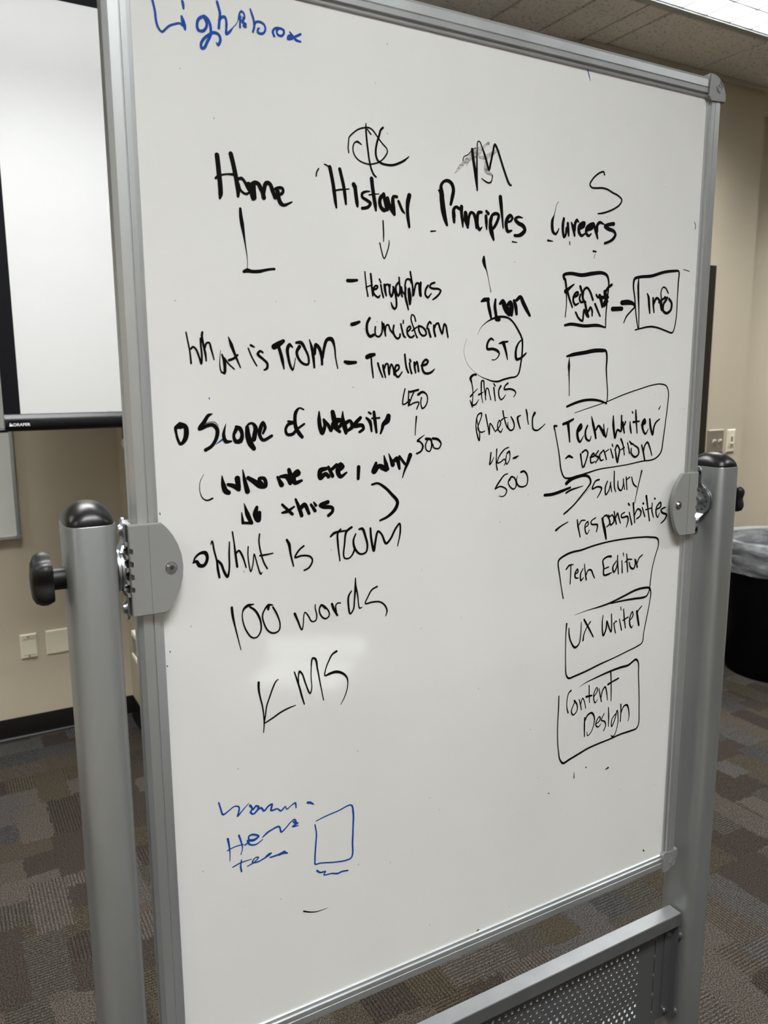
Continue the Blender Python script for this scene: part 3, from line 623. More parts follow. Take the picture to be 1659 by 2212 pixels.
# ---------------------------------------------------------------- marker writing (board millimetres/10: x, z, width/100)
INK=[["blue handwritten word Lightbox","b",[[223,12320,249,235,12267,250,249,12197,251,256,12107,251,273,12045,252,311,12008,214,348,12041,215,390,12081,215,447,12108,216,509,12127,217,529,12111,218],[540,12343,295,547,12307,296,549,12275,178],[525,12196,257,536,12156,435,552,12107,397,556,12076,219],[753,12240,261,710,12208,261,688,12152,261,696,12097,261],[769,12248,302,710,12213,301,687,12161,301,694,12102,301,736,12095,302,780,12132,303,793,12182,303,769,12243,302,800,12231,303,825,12188,304,833,12132,305,831,12084,305,784,11990,305,755,11937,304,729,11927,304,719,11959,303,743,12011,303,798,12064,304,864,12105,306,906,12103,307,932,12074,308,930,12026,308,907,11993,308,887,12013,102],[914,12414,284,930,12360,285,942,12306,285,934,12247,286,922,12159,286],[928,12227,265,962,12276,266,995,12283,266,1009,12242,267,1006,12175,268,1004,12117,268,1043,12148,269,1083,12199,83],[1083,12199,83,1124,12245,83,1148,12298,83],[1147,12293,207,1160,12349,207,1183,12377,208,1210,12358,208,1214,12311,209,1185,12281,208],[1170,12322,228,1163,12262,229,1161,12214,229],[1198,12317,187,1201,12260,188,1216,12224,188],[1190,12268,229,1229,12256,230,1200,12236,230,1228,12231,230],[1284,12417,167,1302,12367,252,1320,12312,252,1323,12244,253,1307,12197,253],[1324,12264,232,1347,12303,232,1393,12311,233,1437,12295,234,1453,12249,234,1429,12205,234,1394,12194,234,1361,12202,233,1368,12238,233,1385,12246,127],[1554,12199,258,1538,12241,257,1562,12275,258,1615,12290,259,1667,12280,260,1671,12246,260,1636,12214,260,1595,12222,259,1585,12254,258,1609,12284,259],[1742,12274,174,1777,12240,284,1823,12203,286,1871,12199,199],[1872,12276,264,1812,12242,263,1764,12213,262,1717,12199,262,1724,12230,261,1753,12241,262]]],
["black handwritten word Home","k",[[848,10875,554,856,10784,556,864,10672,558,872,10553,560,872,10472,534,862,10431,281],[1005,10907,533,1024,10830,535,1049,10706,538,1067,10600,540,1075,10513,471,1073,10472,328],[823,10634,278,849,10660,279,901,10679,210,960,10692,197,1026,10695,311],[1087,10656,355,1121,10666,356,1157,10630,358,1185,10578,359,1221,10528,361],[1085,10602,285,1102,10543,286,1138,10512,287,1175,10506,288,1206,10526,259],[1201,10607,647,1230,10556,649,1249,10469,579],[1247,10619,505,1278,10636,506,1316,10626,507,1345,10574,509,1366,10535,511,1376,10488,556],[1259,10620,505,1260,10566,506,1265,10477,507],[1370,10522,482,1387,10592,481,1400,10635,481,1424,10651,482,1454,10641,483,1483,10575,485,1512,10501,443],[1519,10592,369,1558,10610,370,1601,10611,371,1615,10585,372,1596,10551,371,1552,10540,370,1537,10566,369],[1545,10567,562,1555,10499,534,1581,10445,536,1620,10428,373,1668,10447,270,1720,10473,165]]],
["black handwritten bracket stroke below the word Home","k",[[1093,10341,316,1097,10263,432,1108,10182,476,1119,10107,362,1129,10032,247,1140,9949,160,1151,9867,117,1157,9783,66,1154,9699,66],[1110,9665,337,1153,9681,514,1199,9673,383,1299,9679,386,1370,9697,299,1449,9712,270,1480,9714,301]]],
["black loopy scribble above the word History","k",[[2461,11097,174,2455,11154,174,2461,11220,173,2466,11264,173,2514,11317,174,2592,11374,174,2671,11403,175,2732,11413,176,2785,11393,177,2829,11351,178,2873,11302,179,2927,11250,179,2976,11212,180,2990,11177,181,2962,11121,181,2917,11072,180,2863,11036,180,2800,11013,179,2729,11001,178,2658,11008,177,2588,11033,176,2545,11071,175,2520,11126,175,2522,11184,174,2547,11224,175,2582,11235,270,2634,11209,128],[2696,11453,144,2695,11395,240,2705,11273,241,2721,11151,242,2742,11029,243,2768,10943,244,2799,10888,245,2830,10865,213],[2715,11390,176,2763,11342,177],[2928,11438,276,2897,11408,276,2874,11339,276,2846,11262,276,2828,11179,276,2829,11113,276,2854,11057,277,2908,11030,279,2989,11022,280,3071,11030,282,3154,11062,284,3228,11101,285,3294,11154,118]]],
["small black tick left of the word History","k",[[2033,10789,185,2039,10832,185,2065,10874,185]]],
["black handwritten word History","k",[[2142,10930,186,2167,10925,186,2192,10910,187],[2209,10909,468,2232,10811,470,2252,10712,472,2267,10611,474,2278,10525,412,2288,10464,270],[2340,10899,441,2364,10811,443,2389,10711,445,2404,10618,447,2416,10516,288],[2246,10642,205,2306,10663,206,2375,10677,207,2462,10691,112],[2523,10747,562,2541,10720,563],[2541,10720,498,2553,10625,500,2565,10545,502,2571,10505,324],[2739,10692,163,2681,10682,276,2636,10656,373,2636,10618,373,2698,10587,375,2747,10555,443,2724,10515,377,2661,10491,375,2635,10488,375],[2767,10840,505,2780,10737,507,2797,10634,509,2814,10546,511,2824,10479,281],[2730,10650,163,2797,10666,164,2869,10675,99],[2933,10670,497,2891,10636,496,2878,10582,496,2895,10523,498,2936,10493,500,2977,10508,367],[2933,10678,481,2950,10612,482,2973,10538,551,2982,10509,551],[2987,10638,466,3010,10564,552,3042,10514,554,3083,10457,388],[3121,10666,370,3070,10665,368,3061,10615,536,3074,10532,504,3088,10457,337],[3144,10615,371,3172,10564,372,3200,10513,373,3228,10485,221],[3299,10699,613,3280,10628,613,3272,10535,478,3280,10435,479,3299,10329,344]]],
["black downward arrow under the word History","k",[[2923,10367,200,2927,10291,201,2930,10207,201,2929,10123,118],[2876,10104,168,2897,10021,168,2937,9923,169,2979,10003,169,3008,10105,169,3008,10144,101]]],
["black angular letter M with a grey smear behind it","k",[[4246,11354,425,4264,11242,427,4287,11139,428,4310,11019,430,4335,10864,207],[4334,10881,263,4328,11029,262,4323,11208,261,4325,11372,167,4334,11462,167,4361,11466,167,4399,11406,168,4438,11329,319,4478,11235,320,4518,11140,322,4543,11226,322,4573,11345,321,4609,11461,321,4642,11420,322,4689,11326,324,4747,11200,326,4806,11081,329,4853,11002,330,4887,10980,195,4892,11001,117],[4304,11381,111,4257,11359,111,4205,11308,111,4174,11280,110,4117,11253,110,4102,11203,147],[4402,11020,113,4456,10993,189,4522,10977,209,4559,10996,210,4569,11030,152,4579,11069,190]]],
["grey smudge of wiped marker behind the letter M","g",[[4506,11464,413,4447,11428,281,4363,11360,838,4279,11293,1020,4206,11244,739,4123,11185,423,4051,11112,458,3979,11035,146],[4687,11396,133,4622,11376,379,4536,11324,660,4450,11281,563,4364,11275,373],[4451,11224,226,4474,11185,660,4464,11126,566,4519,11099,569,4574,11080,247],[4196,11210,166,4175,11183,166,4155,11140,74]]],
["black handwritten word Principles","k",[[3731,10803,181,3767,10799,670,3788,10687,764,3809,10568,786,3841,10456,606,3865,10397,369],[3777,10800,635,3771,10863,452,3816,10921,362,3878,10935,455,3934,10905,512,3961,10835,514,3947,10752,551,3922,10655,404],[3976,10443,408,3970,10525,592,3969,10598,480,4005,10630,389,4058,10611,427],[4089,10638,558,4090,10560,466,4107,10470,468,4114,10392,206],[4153,10566,618,4165,10475,695,4193,10394,377],[4198,10428,377,4212,10538,414,4238,10581,414,4276,10576,415,4309,10521,531,4327,10397,286],[4410,10601,381,4361,10592,475,4341,10515,513,4348,10424,514,4382,10380,421,4419,10413,191],[4486,10620,383,4519,10594,480],[4481,10557,479,4489,10477,480,4496,10393,212],[4554,10517,482,4561,10416,696,4585,10341,640,4614,10271,331],[4559,10509,579,4585,10579,424,4651,10606,426,4690,10588,427,4680,10536,466,4632,10447,446,4600,10410,388],[4712,10818,600,4732,10685,525,4752,10551,351,4767,10432,216],[4838,10515,295,4888,10528,296,4921,10574,395,4886,10601,492,4831,10549,589,4817,10462,550,4847,10396,493,4914,10410,238],[5092,10589,160,5023,10596,318,4967,10561,455,5026,10514,517,5107,10486,561,5138,10436,563,5087,10380,561,5019,10353,419,4962,10353,358]]],
["short black dash left below the word Principles","k",[[3623,10299,218,3697,10311,110]]],
["short black dash right below the word Principles","k",[[4930,10268,219,5010,10263,120]]],
["large thin black letter S above the word Careers","k",[[6561,11302,257,6544,11341,257,6503,11333,256,6400,11276,255,6322,11201,254,6290,11140,254,6327,11107,254,6409,11107,256,6527,11120,258,6623,11113,259,6733,11078,261,6845,11047,263,6922,10995,265,6889,10932,265,6783,10863,263,6653,10809,262,6546,10778,260,6463,10765,179]]],
["black handwritten word Careers","k",[[5722,10855,76,5690,10820,85,5671,10753,95,5652,10678,133,5621,10603,473,5619,10521,531,5639,10449,476,5684,10424,325,5717,10455,306,5743,10503,153],[5827,10641,441,5813,10562,518,5817,10471,442,5843,10399,425,5870,10434,386,5883,10518,444],[5903,10585,444,5912,10504,503,5927,10422,291],[5970,10599,291,6008,10528,583,6036,10431,352],[6032,10505,487,6039,10597,486,6072,10641,487,6113,10615,137],[6123,10529,392,6202,10577,551,6212,10619,452,6166,10607,490,6122,10562,646,6113,10495,529,6163,10440,433,6242,10480,237],[6275,10524,396,6356,10564,596,6388,10617,497,6330,10604,495,6262,10548,593,6254,10481,494,6303,10447,397,6348,10480,199],[6395,10610,398,6435,10529,580,6476,10426,301],[6459,10522,500,6460,10606,499,6506,10648,460,6591,10630,201],[6778,10650,590,6687,10634,506,6616,10602,565,6679,10573,568,6790,10548,470,6823,10508,471,6784,10445,471,6701,10396,387,6618,10368,365]]],
["short black dash left below the word Careers","k",[[5549,10330,285,5638,10325,134]]],
["tiny black tick below the word Careers","k",[[5946,10341,175,5953,10304,175]]],
["small black dot and tick below the word Careers","k",[[6402,10245,281,6456,10240,242],[6440,10207,91,6420,10146,91]]],
["black dash before the word Heirglyphics","k",[[2424,9634,422,2483,9636,424,2555,9645,315]]],
["black handwritten word Heirglyphics","k",[[2664,9749,186,2671,9673,187,2684,9570,187,2704,9463,226],[2745,9728,281,2754,9651,282,2762,9556,283,2773,9470,227],[2677,9565,169,2723,9585,169,2744,9590,169],[2774,9548,264,2825,9555,265,2841,9586,265,2815,9593,265,2784,9557,264,2784,9505,265,2824,9463,266,2855,9456,266,2876,9483,152],[2887,9606,247,2902,9528,248,2923,9458,249],[2867,9674,208,2887,9632,209],[2939,9608,343,2949,9538,344,2964,9478,230],[2944,9573,248,2960,9609,248,2991,9615,249,3001,9593,249],[3017,9612,288,3010,9559,288,3017,9506,288,3038,9472,289,3059,9517,289,3069,9579,289],[3064,9588,289,3096,9501,290,3111,9413,291,3106,9342,291,3084,9323,291,3053,9349,290,3032,9401,135],[3138,9644,290,3106,9607,289,3106,9537,290,3138,9485,291,3159,9521,291,3165,9583,291],[3149,9706,251,3159,9610,252,3175,9540,253,3196,9479,253],[3181,9593,252,3202,9532,253,3234,9507,254],[3244,9587,312,3239,9498,313,3261,9410,314,3287,9321,197],[3244,9498,254,3239,9631,253,3261,9690,253,3309,9692,254,3330,9653,255],[3314,9786,254,3330,9707,254,3347,9619,255,3352,9530,256,3352,9494,256],[3287,9571,294,3293,9483,294,3309,9389,295,3320,9466,295,3298,9581,294],[3363,9503,296,3384,9594,295,3406,9648,295,3439,9650,296,3450,9579,297,3461,9507,298],[3471,9660,336,3466,9580,337,3472,9499,338],[3581,9630,299,3548,9583,299,3543,9511,299,3576,9481,300,3632,9533,161],[3681,9671,281,3625,9650,280,3609,9613,280,3659,9597,281,3737,9596,283,3777,9575,284,3749,9529,283,3693,9481,283,3654,9457,181]]],
["black dash before the word Cuncieform","k",[[2476,9116,467,2526,9129,468,2582,9150,338]]],
["black handwritten word Cuncieform","k",[[2725,9197,379,2693,9144,379,2683,9073,379,2697,9012,380,2728,8977,382,2779,8996,383],[2806,9094,249,2800,9041,249,2810,8992,249,2852,8975,250,2894,9016,251,2905,9087,251,2900,9158,192],[2921,9132,328,2936,9070,329,2951,8990,233],[2946,9044,252,2962,9115,251,2989,9125,252,3020,9063,253,3062,9019,254],[3073,9118,273,3062,9064,273,3083,8993,274,3126,8957,275,3158,8976,276,3164,9012,275],[3174,9138,255,3196,9058,256,3223,8986,257,3244,8973,198],[3212,9184,197,3210,9148,197],[3282,9051,258,3320,9088,258,3309,9115,258,3271,9087,257,3271,9023,258,3309,8979,259,3347,8979,259,3369,8998,260],[3396,9180,199,3374,9243,199,3342,9260,198,3325,9223,198,3342,9152,199,3374,9080,199,3396,9017,200,3419,8976,241],[3342,9057,199,3385,9089,200,3418,9108,200],[3440,9118,260,3446,9063,261,3485,9009,262,3529,9001,263,3557,9024,263,3540,9074,262,3484,9114,261,3440,9122,260],[3590,9085,304,3607,9030,304,3624,8989,305],[3567,9093,283,3584,9149,283,3611,9177,283,3628,9159,284],[3673,9133,305,3679,9059,306,3697,8999,307],[3685,9105,285,3707,9152,285,3741,9162,286,3764,9107,287,3804,9034,288,3820,9099,288,3837,9155,288,3860,9137,288,3878,9063,289,3896,8989,228]]],
["black dash before the word Timeline","k",[[2374,8666,375,2419,8655,545,2525,8659,379]]],
["black handwritten word Timeline","k",[[2684,8724,574,2726,8742,595,2788,8756,424],[2744,8711,250,2750,8622,251,2763,8532,252,2770,8469,175],[2839,8649,272,2865,8568,273,2906,8477,215],[2912,8622,312,2928,8541,313,2948,8472,196],[2933,8586,254,2955,8640,254,2981,8640,255,2991,8577,255,3002,8509,256,3013,8595,256,3034,8636,256,3061,8595,257,3076,8504,257],[3103,8549,278,3147,8586,278,3141,8622,278,3104,8622,277,3087,8567,277,3098,8504,278,3130,8476,279,3195,8540,160],[3233,8759,279,3244,8668,279,3260,8585,280,3288,8530,241],[3304,8650,261,3315,8585,261,3337,8521,262],[3309,8696,281,3320,8673,281],[3375,8659,302,3381,8595,303,3397,8530,223],[3386,8622,283,3414,8668,283,3430,8622,284,3442,8548,284],[3486,8622,305,3564,8641,306,3586,8678,307,3552,8697,306,3502,8650,305,3497,8585,305,3531,8529,307,3587,8520,308,3643,8538,309,3688,8576,145]]],
["long black stroke fading downwards under the word Principles","k",[[4459,10041,309,4458,9993,582,4479,9922,401,4504,9875,146,4532,9787,83,4560,9683,74,4582,9610,111,4581,9592,111]]],
["thick black letters Tcom above the circled letters","k",[[4429,9465,276,4470,9487,553,4543,9494,556],[4543,9511,278,4544,9445,482,4567,9355,503,4596,9253,337],[4664,9499,336,4655,9416,486,4668,9334,506,4685,9268,470],[4740,9448,376,4787,9479,659,4820,9422,851,4865,9365,1044,4899,9316,667],[4884,9449,569,4916,9467,665,4940,9393,763,4943,9301,440],[4981,9495,477,5010,9420,632,5029,9320,442],[5024,9505,478,5088,9549,537,5146,9467,637,5204,9385,582,5262,9306,390]]],
["hand drawn black circle around the letters STC","k",[[4375,9037,37,4426,9121,74,4508,9189,130,4601,9237,243,4707,9269,339,4814,9276,303,4900,9258,267,4989,9193,269,5058,9110,290,5116,9026,292,5142,8958,312,5146,8846,294,5136,8726,275,5117,8614,275,5092,8519,256,5055,8476,216,4945,8455,254,4836,8434,271,4728,8405,270,4641,8410,211,4534,8440,133,4428,8479,66,4311,8555,28,4217,8638,37,4164,8746,37,4157,8853,37,4201,8972,37],[4686,9239,565,4729,9238,566]]],
["black letters STC inside the drawn circle","k",[[4645,8959,189,4607,8983,301,4560,8949,338,4535,8890,357,4541,8844,376,4631,8845,379,4718,8817,381,4745,8783,248,4720,8732,172,4667,8698,133,4624,8700,133],[4737,8918,171,4790,8931,382,4887,8946,250],[4812,8928,574,4841,8860,422,4870,8776,328,4888,8703,155],[5150,8984,156,5085,8940,253,5043,8871,369,5029,8785,409,5048,8708,430,5103,8717,353,5163,8752,334,5212,8791,256]]],
["hand drawn black box around the words Tech Writer","k",[[5873,9831,481,5856,9876,453,5964,9910,456,6202,9900,545,6411,9935,552,6607,9951,475,6692,9920,421,6731,9827,339,6724,9672,283,6709,9492,256,6702,9323,228,6705,9190,229],[5910,9189,354,6012,9209,438,6287,9190,474,6550,9204,453,6702,9178,229],[5889,9826,375,5909,9741,376,5924,9580,189,5925,9440,162,5912,9306,163]]],
["black words Tech Writer inside the top left box","k",[[5904,9660,672,5973,9709,459,6057,9765,217],[5935,9673,377,5971,9581,379,6041,9444,245],[6050,9585,381,6136,9623,382,6134,9658,382,6080,9633,381,6052,9538,381,6095,9481,383,6158,9507,219],[6184,9625,356,6171,9566,356,6205,9521,358,6253,9534,359],[6178,9742,410,6214,9662,411,6252,9546,414,6286,9524,415],[6233,9604,357,6253,9699,357,6308,9730,358,6359,9692,360,6431,9565,362],[6108,9376,329,6168,9296,331,6242,9262,333,6255,9334,333,6267,9417,332,6328,9336,334,6341,9407,334],[6278,9523,414,6316,9407,417,6353,9325,418],[6357,9408,362,6387,9456,362,6423,9410,363,6426,9339,252],[6475,9507,364,6520,9437,365,6584,9338,283],[6493,9638,335,6527,9604,336,6576,9630,337],[6559,9629,561,6596,9559,563,6618,9465,283],[6594,9607,506,6660,9610,508,6655,9693,507,6687,9587,509,6649,9514,509],[6683,9515,482,6650,9490,481,6714,9552,482],[6792,9795,425,6703,9731,424,6674,9670,423,6727,9612,425]]],
["thick black right arrow between the two drawn boxes","k",[[6830,9448,687,7018,9460,637],[7017,9545,723,7142,9556,786,7257,9536,499,7285,9500,294,7219,9436,264,7120,9347,263,7071,9254,175]]],
["hand drawn black box around the word Info","k",[[7318,9155,208,7414,9176,239,7646,9212,302,7812,9197,275,7983,9157,278,8135,9134,249,8176,9212,218,8206,9418,218,8204,9673,217,8205,9888,277,8199,10064,307,8115,10065,397,7876,10033,451,7609,9963,475,7344,9931,438,7258,9902,436,7238,9816,320,7276,9635,264,7319,9390,236,7379,9169,209],[7342,9913,205,7339,9821,410,7355,9638,383,7378,9442,207,7393,9169,179]]],
["black word Info inside the top right box","k",[[7538,9701,238,7569,9647,477,7591,9523,479,7613,9412,270],[7669,9638,390,7680,9539,391,7703,9427,272],[7685,9552,421,7742,9641,422,7798,9619,423,7865,9470,335],[7993,9727,244,7932,9799,243,7875,9809,242,7834,9745,242,7853,9621,243,7884,9458,244],[7801,9581,363,7889,9635,365,7980,9657,366],[8019,9640,429,8080,9579,431,8069,9477,432,7980,9424,430,7903,9459,428,7904,9560,427,7963,9638,427,7924,9661,426]]],
["hand drawn empty black square below the first box","k",[[5969,8753,303,6080,8778,528,6306,8809,563,6520,8841,598,6671,8843,546,6730,8837,375,6757,8752,348,6754,8579,291,6778,8393,205,6800,8231,206,6796,8093,206,6776,8050,177],[6015,8735,111,6015,8616,472,6020,8520,250,6033,8339,140,6040,8188,140],[6002,8031,337,6146,8076,397,6342,8115,401,6542,8117,377,6697,8089,322,6793,8055,206]]],
["black word What left of Timeline","k",[[416,8980,182,432,8880,182,450,8768,183,458,8644,230],[463,8802,229,487,8825,229,516,8803,230,552,8712,231,573,8639,232,583,8735,232,576,8848,231,576,8916,230],[600,8984,276,593,8950,276,606,8849,278,625,8747,279,631,8673,186],[622,8815,232,642,8866,232,672,8872,232,693,8804,233,723,8685,141],[803,8788,71,790,8702,94,788,8599,165,802,8547,166,838,8535,309],[816,8743,189,843,8656,403,844,8552,357],[844,8703,189,885,8645,190,956,8579,168],[899,8939,118,930,8853,427,963,8761,310,996,8680,240,1030,8596,145],[896,8680,285,948,8697,287,1001,8738,240]]],
["black word is left of Timeline","k",[[1132,8815,193,1172,8716,194,1229,8616,171],[1164,8850,290,1204,8831,194],[1307,8770,245,1275,8787,244,1246,8752,366,1310,8693,295,1360,8640,321,1352,8586,321,1319,8569,197]]],
["black word TCOM left of Timeline","k",[[1450,8836,693,1509,8867,696,1568,8903,449],[1502,8849,422,1525,8778,424,1549,8682,426,1568,8580,176],[1684,8833,176,1646,8862,427,1618,8814,452,1628,8706,353,1652,8610,329,1677,8568,254,1699,8622,152,1717,8707,101],[1732,8887,303,1792,8888,457,1850,8805,307,1888,8708,283,1880,8635,283,1819,8641,307,1754,8707,331,1736,8779,380,1771,8840,457],[1904,8926,128,1932,8830,385,1950,8720,387,1961,8598,259],[1971,8757,310,1987,8867,438,2027,8831,440,2059,8733,390,2064,8635,313],[2073,8709,313,2096,8831,390,2139,8930,442,2195,8937,523,2235,8845,263,2247,8722,185,2275,8585,159]]],
["thick black hollow bullet before the word Scope","k",[[301,7956,750,253,7939,430,254,7865,281,269,7798,319,295,7750,339,345,7795,529,367,7869,605,357,7945,565,301,7966,656]]],
["thick black word Scope","k",[[671,8076,154,631,8063,384,580,7994,479,518,7911,420,527,7910,382,607,7945,423,675,7952,445,723,7903,505,725,7845,487,697,7770,428,645,7705,388,580,7670,425],[578,7965,77,648,7987,77,706,7980,77,739,7940,78],[832,7961,59,812,7899,254,799,7823,451,826,7754,492,891,7756,198],[953,7918,396,993,7902,536,1021,7833,438,998,7756,598,946,7749,496,919,7818,356,952,7894,495],[1085,7909,500,1092,7811,702,1119,7721,745,1159,7660,567],[1083,7860,300,1096,7937,300,1148,7955,301,1188,7905,564,1175,7817,605,1163,7768,606],[1279,7832,305,1308,7900,407,1284,7960,365,1250,7893,547,1237,7814,446,1277,7753,408,1389,7798,349]]],
["small blue stroke beside the word Scope","b",[[705,7731,58,782,7780,255]]],
["small blue speck above the word Scope","b",[[648,8256,153,649,8239,57]]],
["thick black word of","k",[[1603,7961,282,1670,7947,387],[1669,7941,361,1602,7924,385,1567,7864,359,1585,7808,385,1652,7805,413,1701,7846,388],[1808,8097,208,1755,8117,207,1706,8069,464,1691,7983,464,1702,7884,518,1747,7807,520,1780,7768,444],[1708,7859,311,1811,7923,287]]],
["thick black word Website","k",[[2013,8067,185,2011,7973,529,2023,7872,583,2050,7807,586,2087,7895,453,2074,7965,372],[2081,7958,319,2136,7893,481,2170,7828,403,2192,7916,402],[2195,8056,588,2215,7966,725,2235,7889,673],[2220,7864,485,2291,7875,460,2321,7937,541,2264,7952,674,2234,7864,539,2290,7811,406],[2334,8058,162,2335,7950,596,2363,7859,680,2376,7794,464],[2376,7807,327,2464,7868,548,2436,7940,409,2364,7910,543],[2582,7974,469,2508,7905,549,2494,7880,604,2611,7876,471,2625,7836,416,2566,7797,332],[2664,7971,277,2715,7924,502,2741,7799,280],[2701,8039,278,2731,8021,278],[2776,8040,419,2790,7935,504,2811,7783,338],[2745,7962,223,2858,7965,225],[2987,7981,709,2971,7929,852,2910,7878,566,2895,7826,425,2871,7768,283]]],
["thin black number 450 beside the word Website","k",[[3237,8325,200,3211,8226,201,3206,8127,201,3265,8146,202,3304,8185,202],[3293,8297,201,3288,8212,202,3288,8105,202],[3312,8284,288,3375,8296,289,3438,8309,291],[3367,8276,203,3328,8198,202,3304,8118,202,3375,8143,203,3446,8148,204,3415,8062,204],[3438,8249,378,3501,8281,321,3566,8247,206,3582,8179,206,3550,8099,206,3502,8067,235,3478,8128,176,3486,8208,205]]],
["short vertical black line between the numbers 450 and 500","k",[[3410,7962,263,3399,7848,176,3392,7720,118]]],
["thin black number 500 beside the word why","k",[[3536,7720,89,3432,7643,354,3464,7635,207,3512,7571,297,3480,7504,268,3416,7478,267],[3560,7665,387,3633,7655,329,3650,7578,240,3618,7497,210,3569,7514,209,3553,7583,209,3585,7650,179],[3666,7667,330,3748,7650,362,3798,7592,243,3766,7531,212,3683,7542,211,3666,7591,210]]],
["thick black word who","k",[[759,7360,127,771,7257,572,800,7176,702,832,7158,576],[828,7253,383,892,7233,545,956,7188,549],[944,7316,707,956,7212,581],[1013,7414,129,1033,7286,486,1062,7156,651],[1076,7315,487,1157,7261,654,1223,7208,659,1290,7203,497,1276,7293,495,1209,7298,328,1240,7223,659]]],
["thick black word we","k",[[1447,7298,334,1496,7204,673],[1482,7303,335,1569,7297,675,1610,7213,509],[1597,7377,506,1637,7244,781],[1656,7292,510,1737,7327,341,1711,7354,511,1656,7292,679,1672,7216,579,1761,7235,343]]],
["thick black word are","k",[[2098,7362,456,2016,7342,697,2014,7251,629,2088,7296,526,2124,7260,528],[2126,7377,421,2180,7265,530],[2162,7341,423,2238,7396,531],[2274,7334,533,2331,7373,428,2294,7401,604,2255,7319,710,2291,7249,535,2377,7294,251]]],
["thick black word why","k",[[2802,7387,442,2771,7286,812,2851,7350,556,2890,7330,743,2950,7292,560],[2921,7476,186,2950,7361,634,2980,7298,374],[2991,7498,149,3050,7355,676],[3050,7390,450,3111,7422,753,3151,7296,379],[3151,7455,377,3233,7353,381],[3315,7463,649,3274,7360,496,3233,7274,305,3196,7173,152]]],
["thick black comma after the word are","k",[[2549,7351,544,2541,7206,436]]],
["thick black word do","k",[[981,6906,130,993,6784,425],[1015,7015,98,1052,6883,590,1098,6774,495],[990,6784,327,1106,6768,330],[1172,6954,429,1152,6874,727,1184,6806,763,1203,6886,498]]],
["thick black word this","k",[[1498,6958,339,1626,6831,412],[1655,6920,240,1557,6870,443,1495,6859,272],[1675,7010,308,1717,6906,517,1750,6803,520],[1734,6888,518,1789,6933,589,1850,6819,419],[1879,6926,349,1932,6845,456],[1916,6956,175,1943,6912,421],[2109,6940,532,2007,6906,528,2043,6886,530,2172,6858,464,2172,6815,429,2115,6769,428]]],
["thin black opening bracket before the word who","k",[[544,7390,62,499,7308,78,494,7184,93,526,7111,141,573,7087,188,637,7106,221]]],
["curved black closing bracket after the word why","k",[[2741,7114,296,2819,7126,297,2928,7065,375,3028,6970,417,3120,6856,497,3089,6769,535,2967,6673,380,2856,6634,264]]],
["black hollow bullet before the lower word What","k",[[376,6372,221,416,6383,379,445,6332,476,500,6325,414,544,6408,383,523,6474,477,459,6474,316,394,6418,221,384,6379,221]]],
["thin black word What beside the lower hollow bullet","k",[[591,6563,96,608,6601,223,628,6494,224,655,6362,226,666,6248,323,680,6156,260],[663,6361,322,702,6324,324,738,6222,326,777,6152,327,801,6230,229,809,6425,228,818,6570,162],[859,6687,195,875,6547,196,886,6416,295,902,6259,296],[886,6416,262,929,6452,263,968,6390,264,1013,6236,166],[1047,6487,166,1041,6398,166,1048,6282,166,1070,6179,167,1098,6259,167,1120,6389,167,1135,6337,167,1165,6217,168,1197,6133,237,1215,6153,102],[1196,6627,200,1185,6546,200,1205,6395,202,1244,6257,203,1280,6189,204],[1192,6360,235,1264,6363,236,1360,6372,136]]],
["thin black word is under the brackets","k",[[1545,6516,309,1573,6462,414,1588,6351,277,1625,6177,209],[1769,6415,245,1705,6371,244,1649,6284,244,1739,6296,246,1857,6268,248,1883,6222,249,1835,6133,248,1767,6104,212]]],
["thin black word TCOM under the brackets","k",[[2139,6495,252,2187,6533,360,2358,6550,219],[2282,6575,254,2244,6536,289,2241,6397,290,2266,6167,183],[2439,6585,330,2367,6540,329,2336,6386,256,2333,6194,220,2401,6186,221,2460,6249,259,2480,6300,259],[2496,6492,221,2462,6408,295,2489,6290,334,2566,6219,261,2645,6237,263,2666,6315,300,2638,6442,336,2590,6553,371,2547,6548,259],[2712,6544,299,2722,6415,338,2761,6241,340,2786,6373,340,2826,6493,302,2876,6452,266,2946,6319,344,3007,6367,307,3090,6502,308,3151,6565,270,3162,6459,271,3120,6264,155]]],
["thin black number 100","k",[[815,5767,332,822,5669,333,848,5523,206,881,5361,156,911,5219,104],[1093,5767,130,1020,5762,389,973,5736,311,945,5676,155,948,5572,182,995,5433,209,1058,5350,210,1111,5341,211,1167,5404,212,1177,5508,238,1147,5618,289,1097,5698,288,1045,5738,260],[1338,5720,133,1285,5728,371,1229,5677,211,1200,5610,211,1217,5502,212,1274,5393,240,1341,5359,242,1410,5384,216,1426,5454,189,1389,5593,241,1338,5694,240],[1284,5715,318,1276,5677,318]]],
["thin black word words","k",[[1626,5563,355,1663,5470,274,1718,5339,194,1739,5417,166,1748,5523,166,1764,5562,166,1805,5515,194,1860,5424,195,1911,5430,196,1926,5496,196,1907,5594,167,1908,5641,139],[2051,5572,310,1994,5621,308,1964,5571,196,1984,5486,225,2048,5432,226,2100,5461,198,2094,5524,198,2037,5601,225],[2142,5613,340,2168,5540,370,2218,5450,257],[2204,5493,200,2198,5591,199,2228,5614,200,2265,5608,172],[2424,5744,202,2385,5687,288,2379,5563,289,2405,5441,232,2451,5497,232,2467,5620,232,2482,5784,318,2486,5908,173],[2485,5812,289,2514,5683,203,2527,5555,175,2542,5497,205,2580,5505,117],[2806,5753,237,2729,5722,236,2666,5633,206,2627,5547,206,2727,5551,237,2852,5535,209,2930,5466,241,2954,5391,241,2933,5330,151]]],
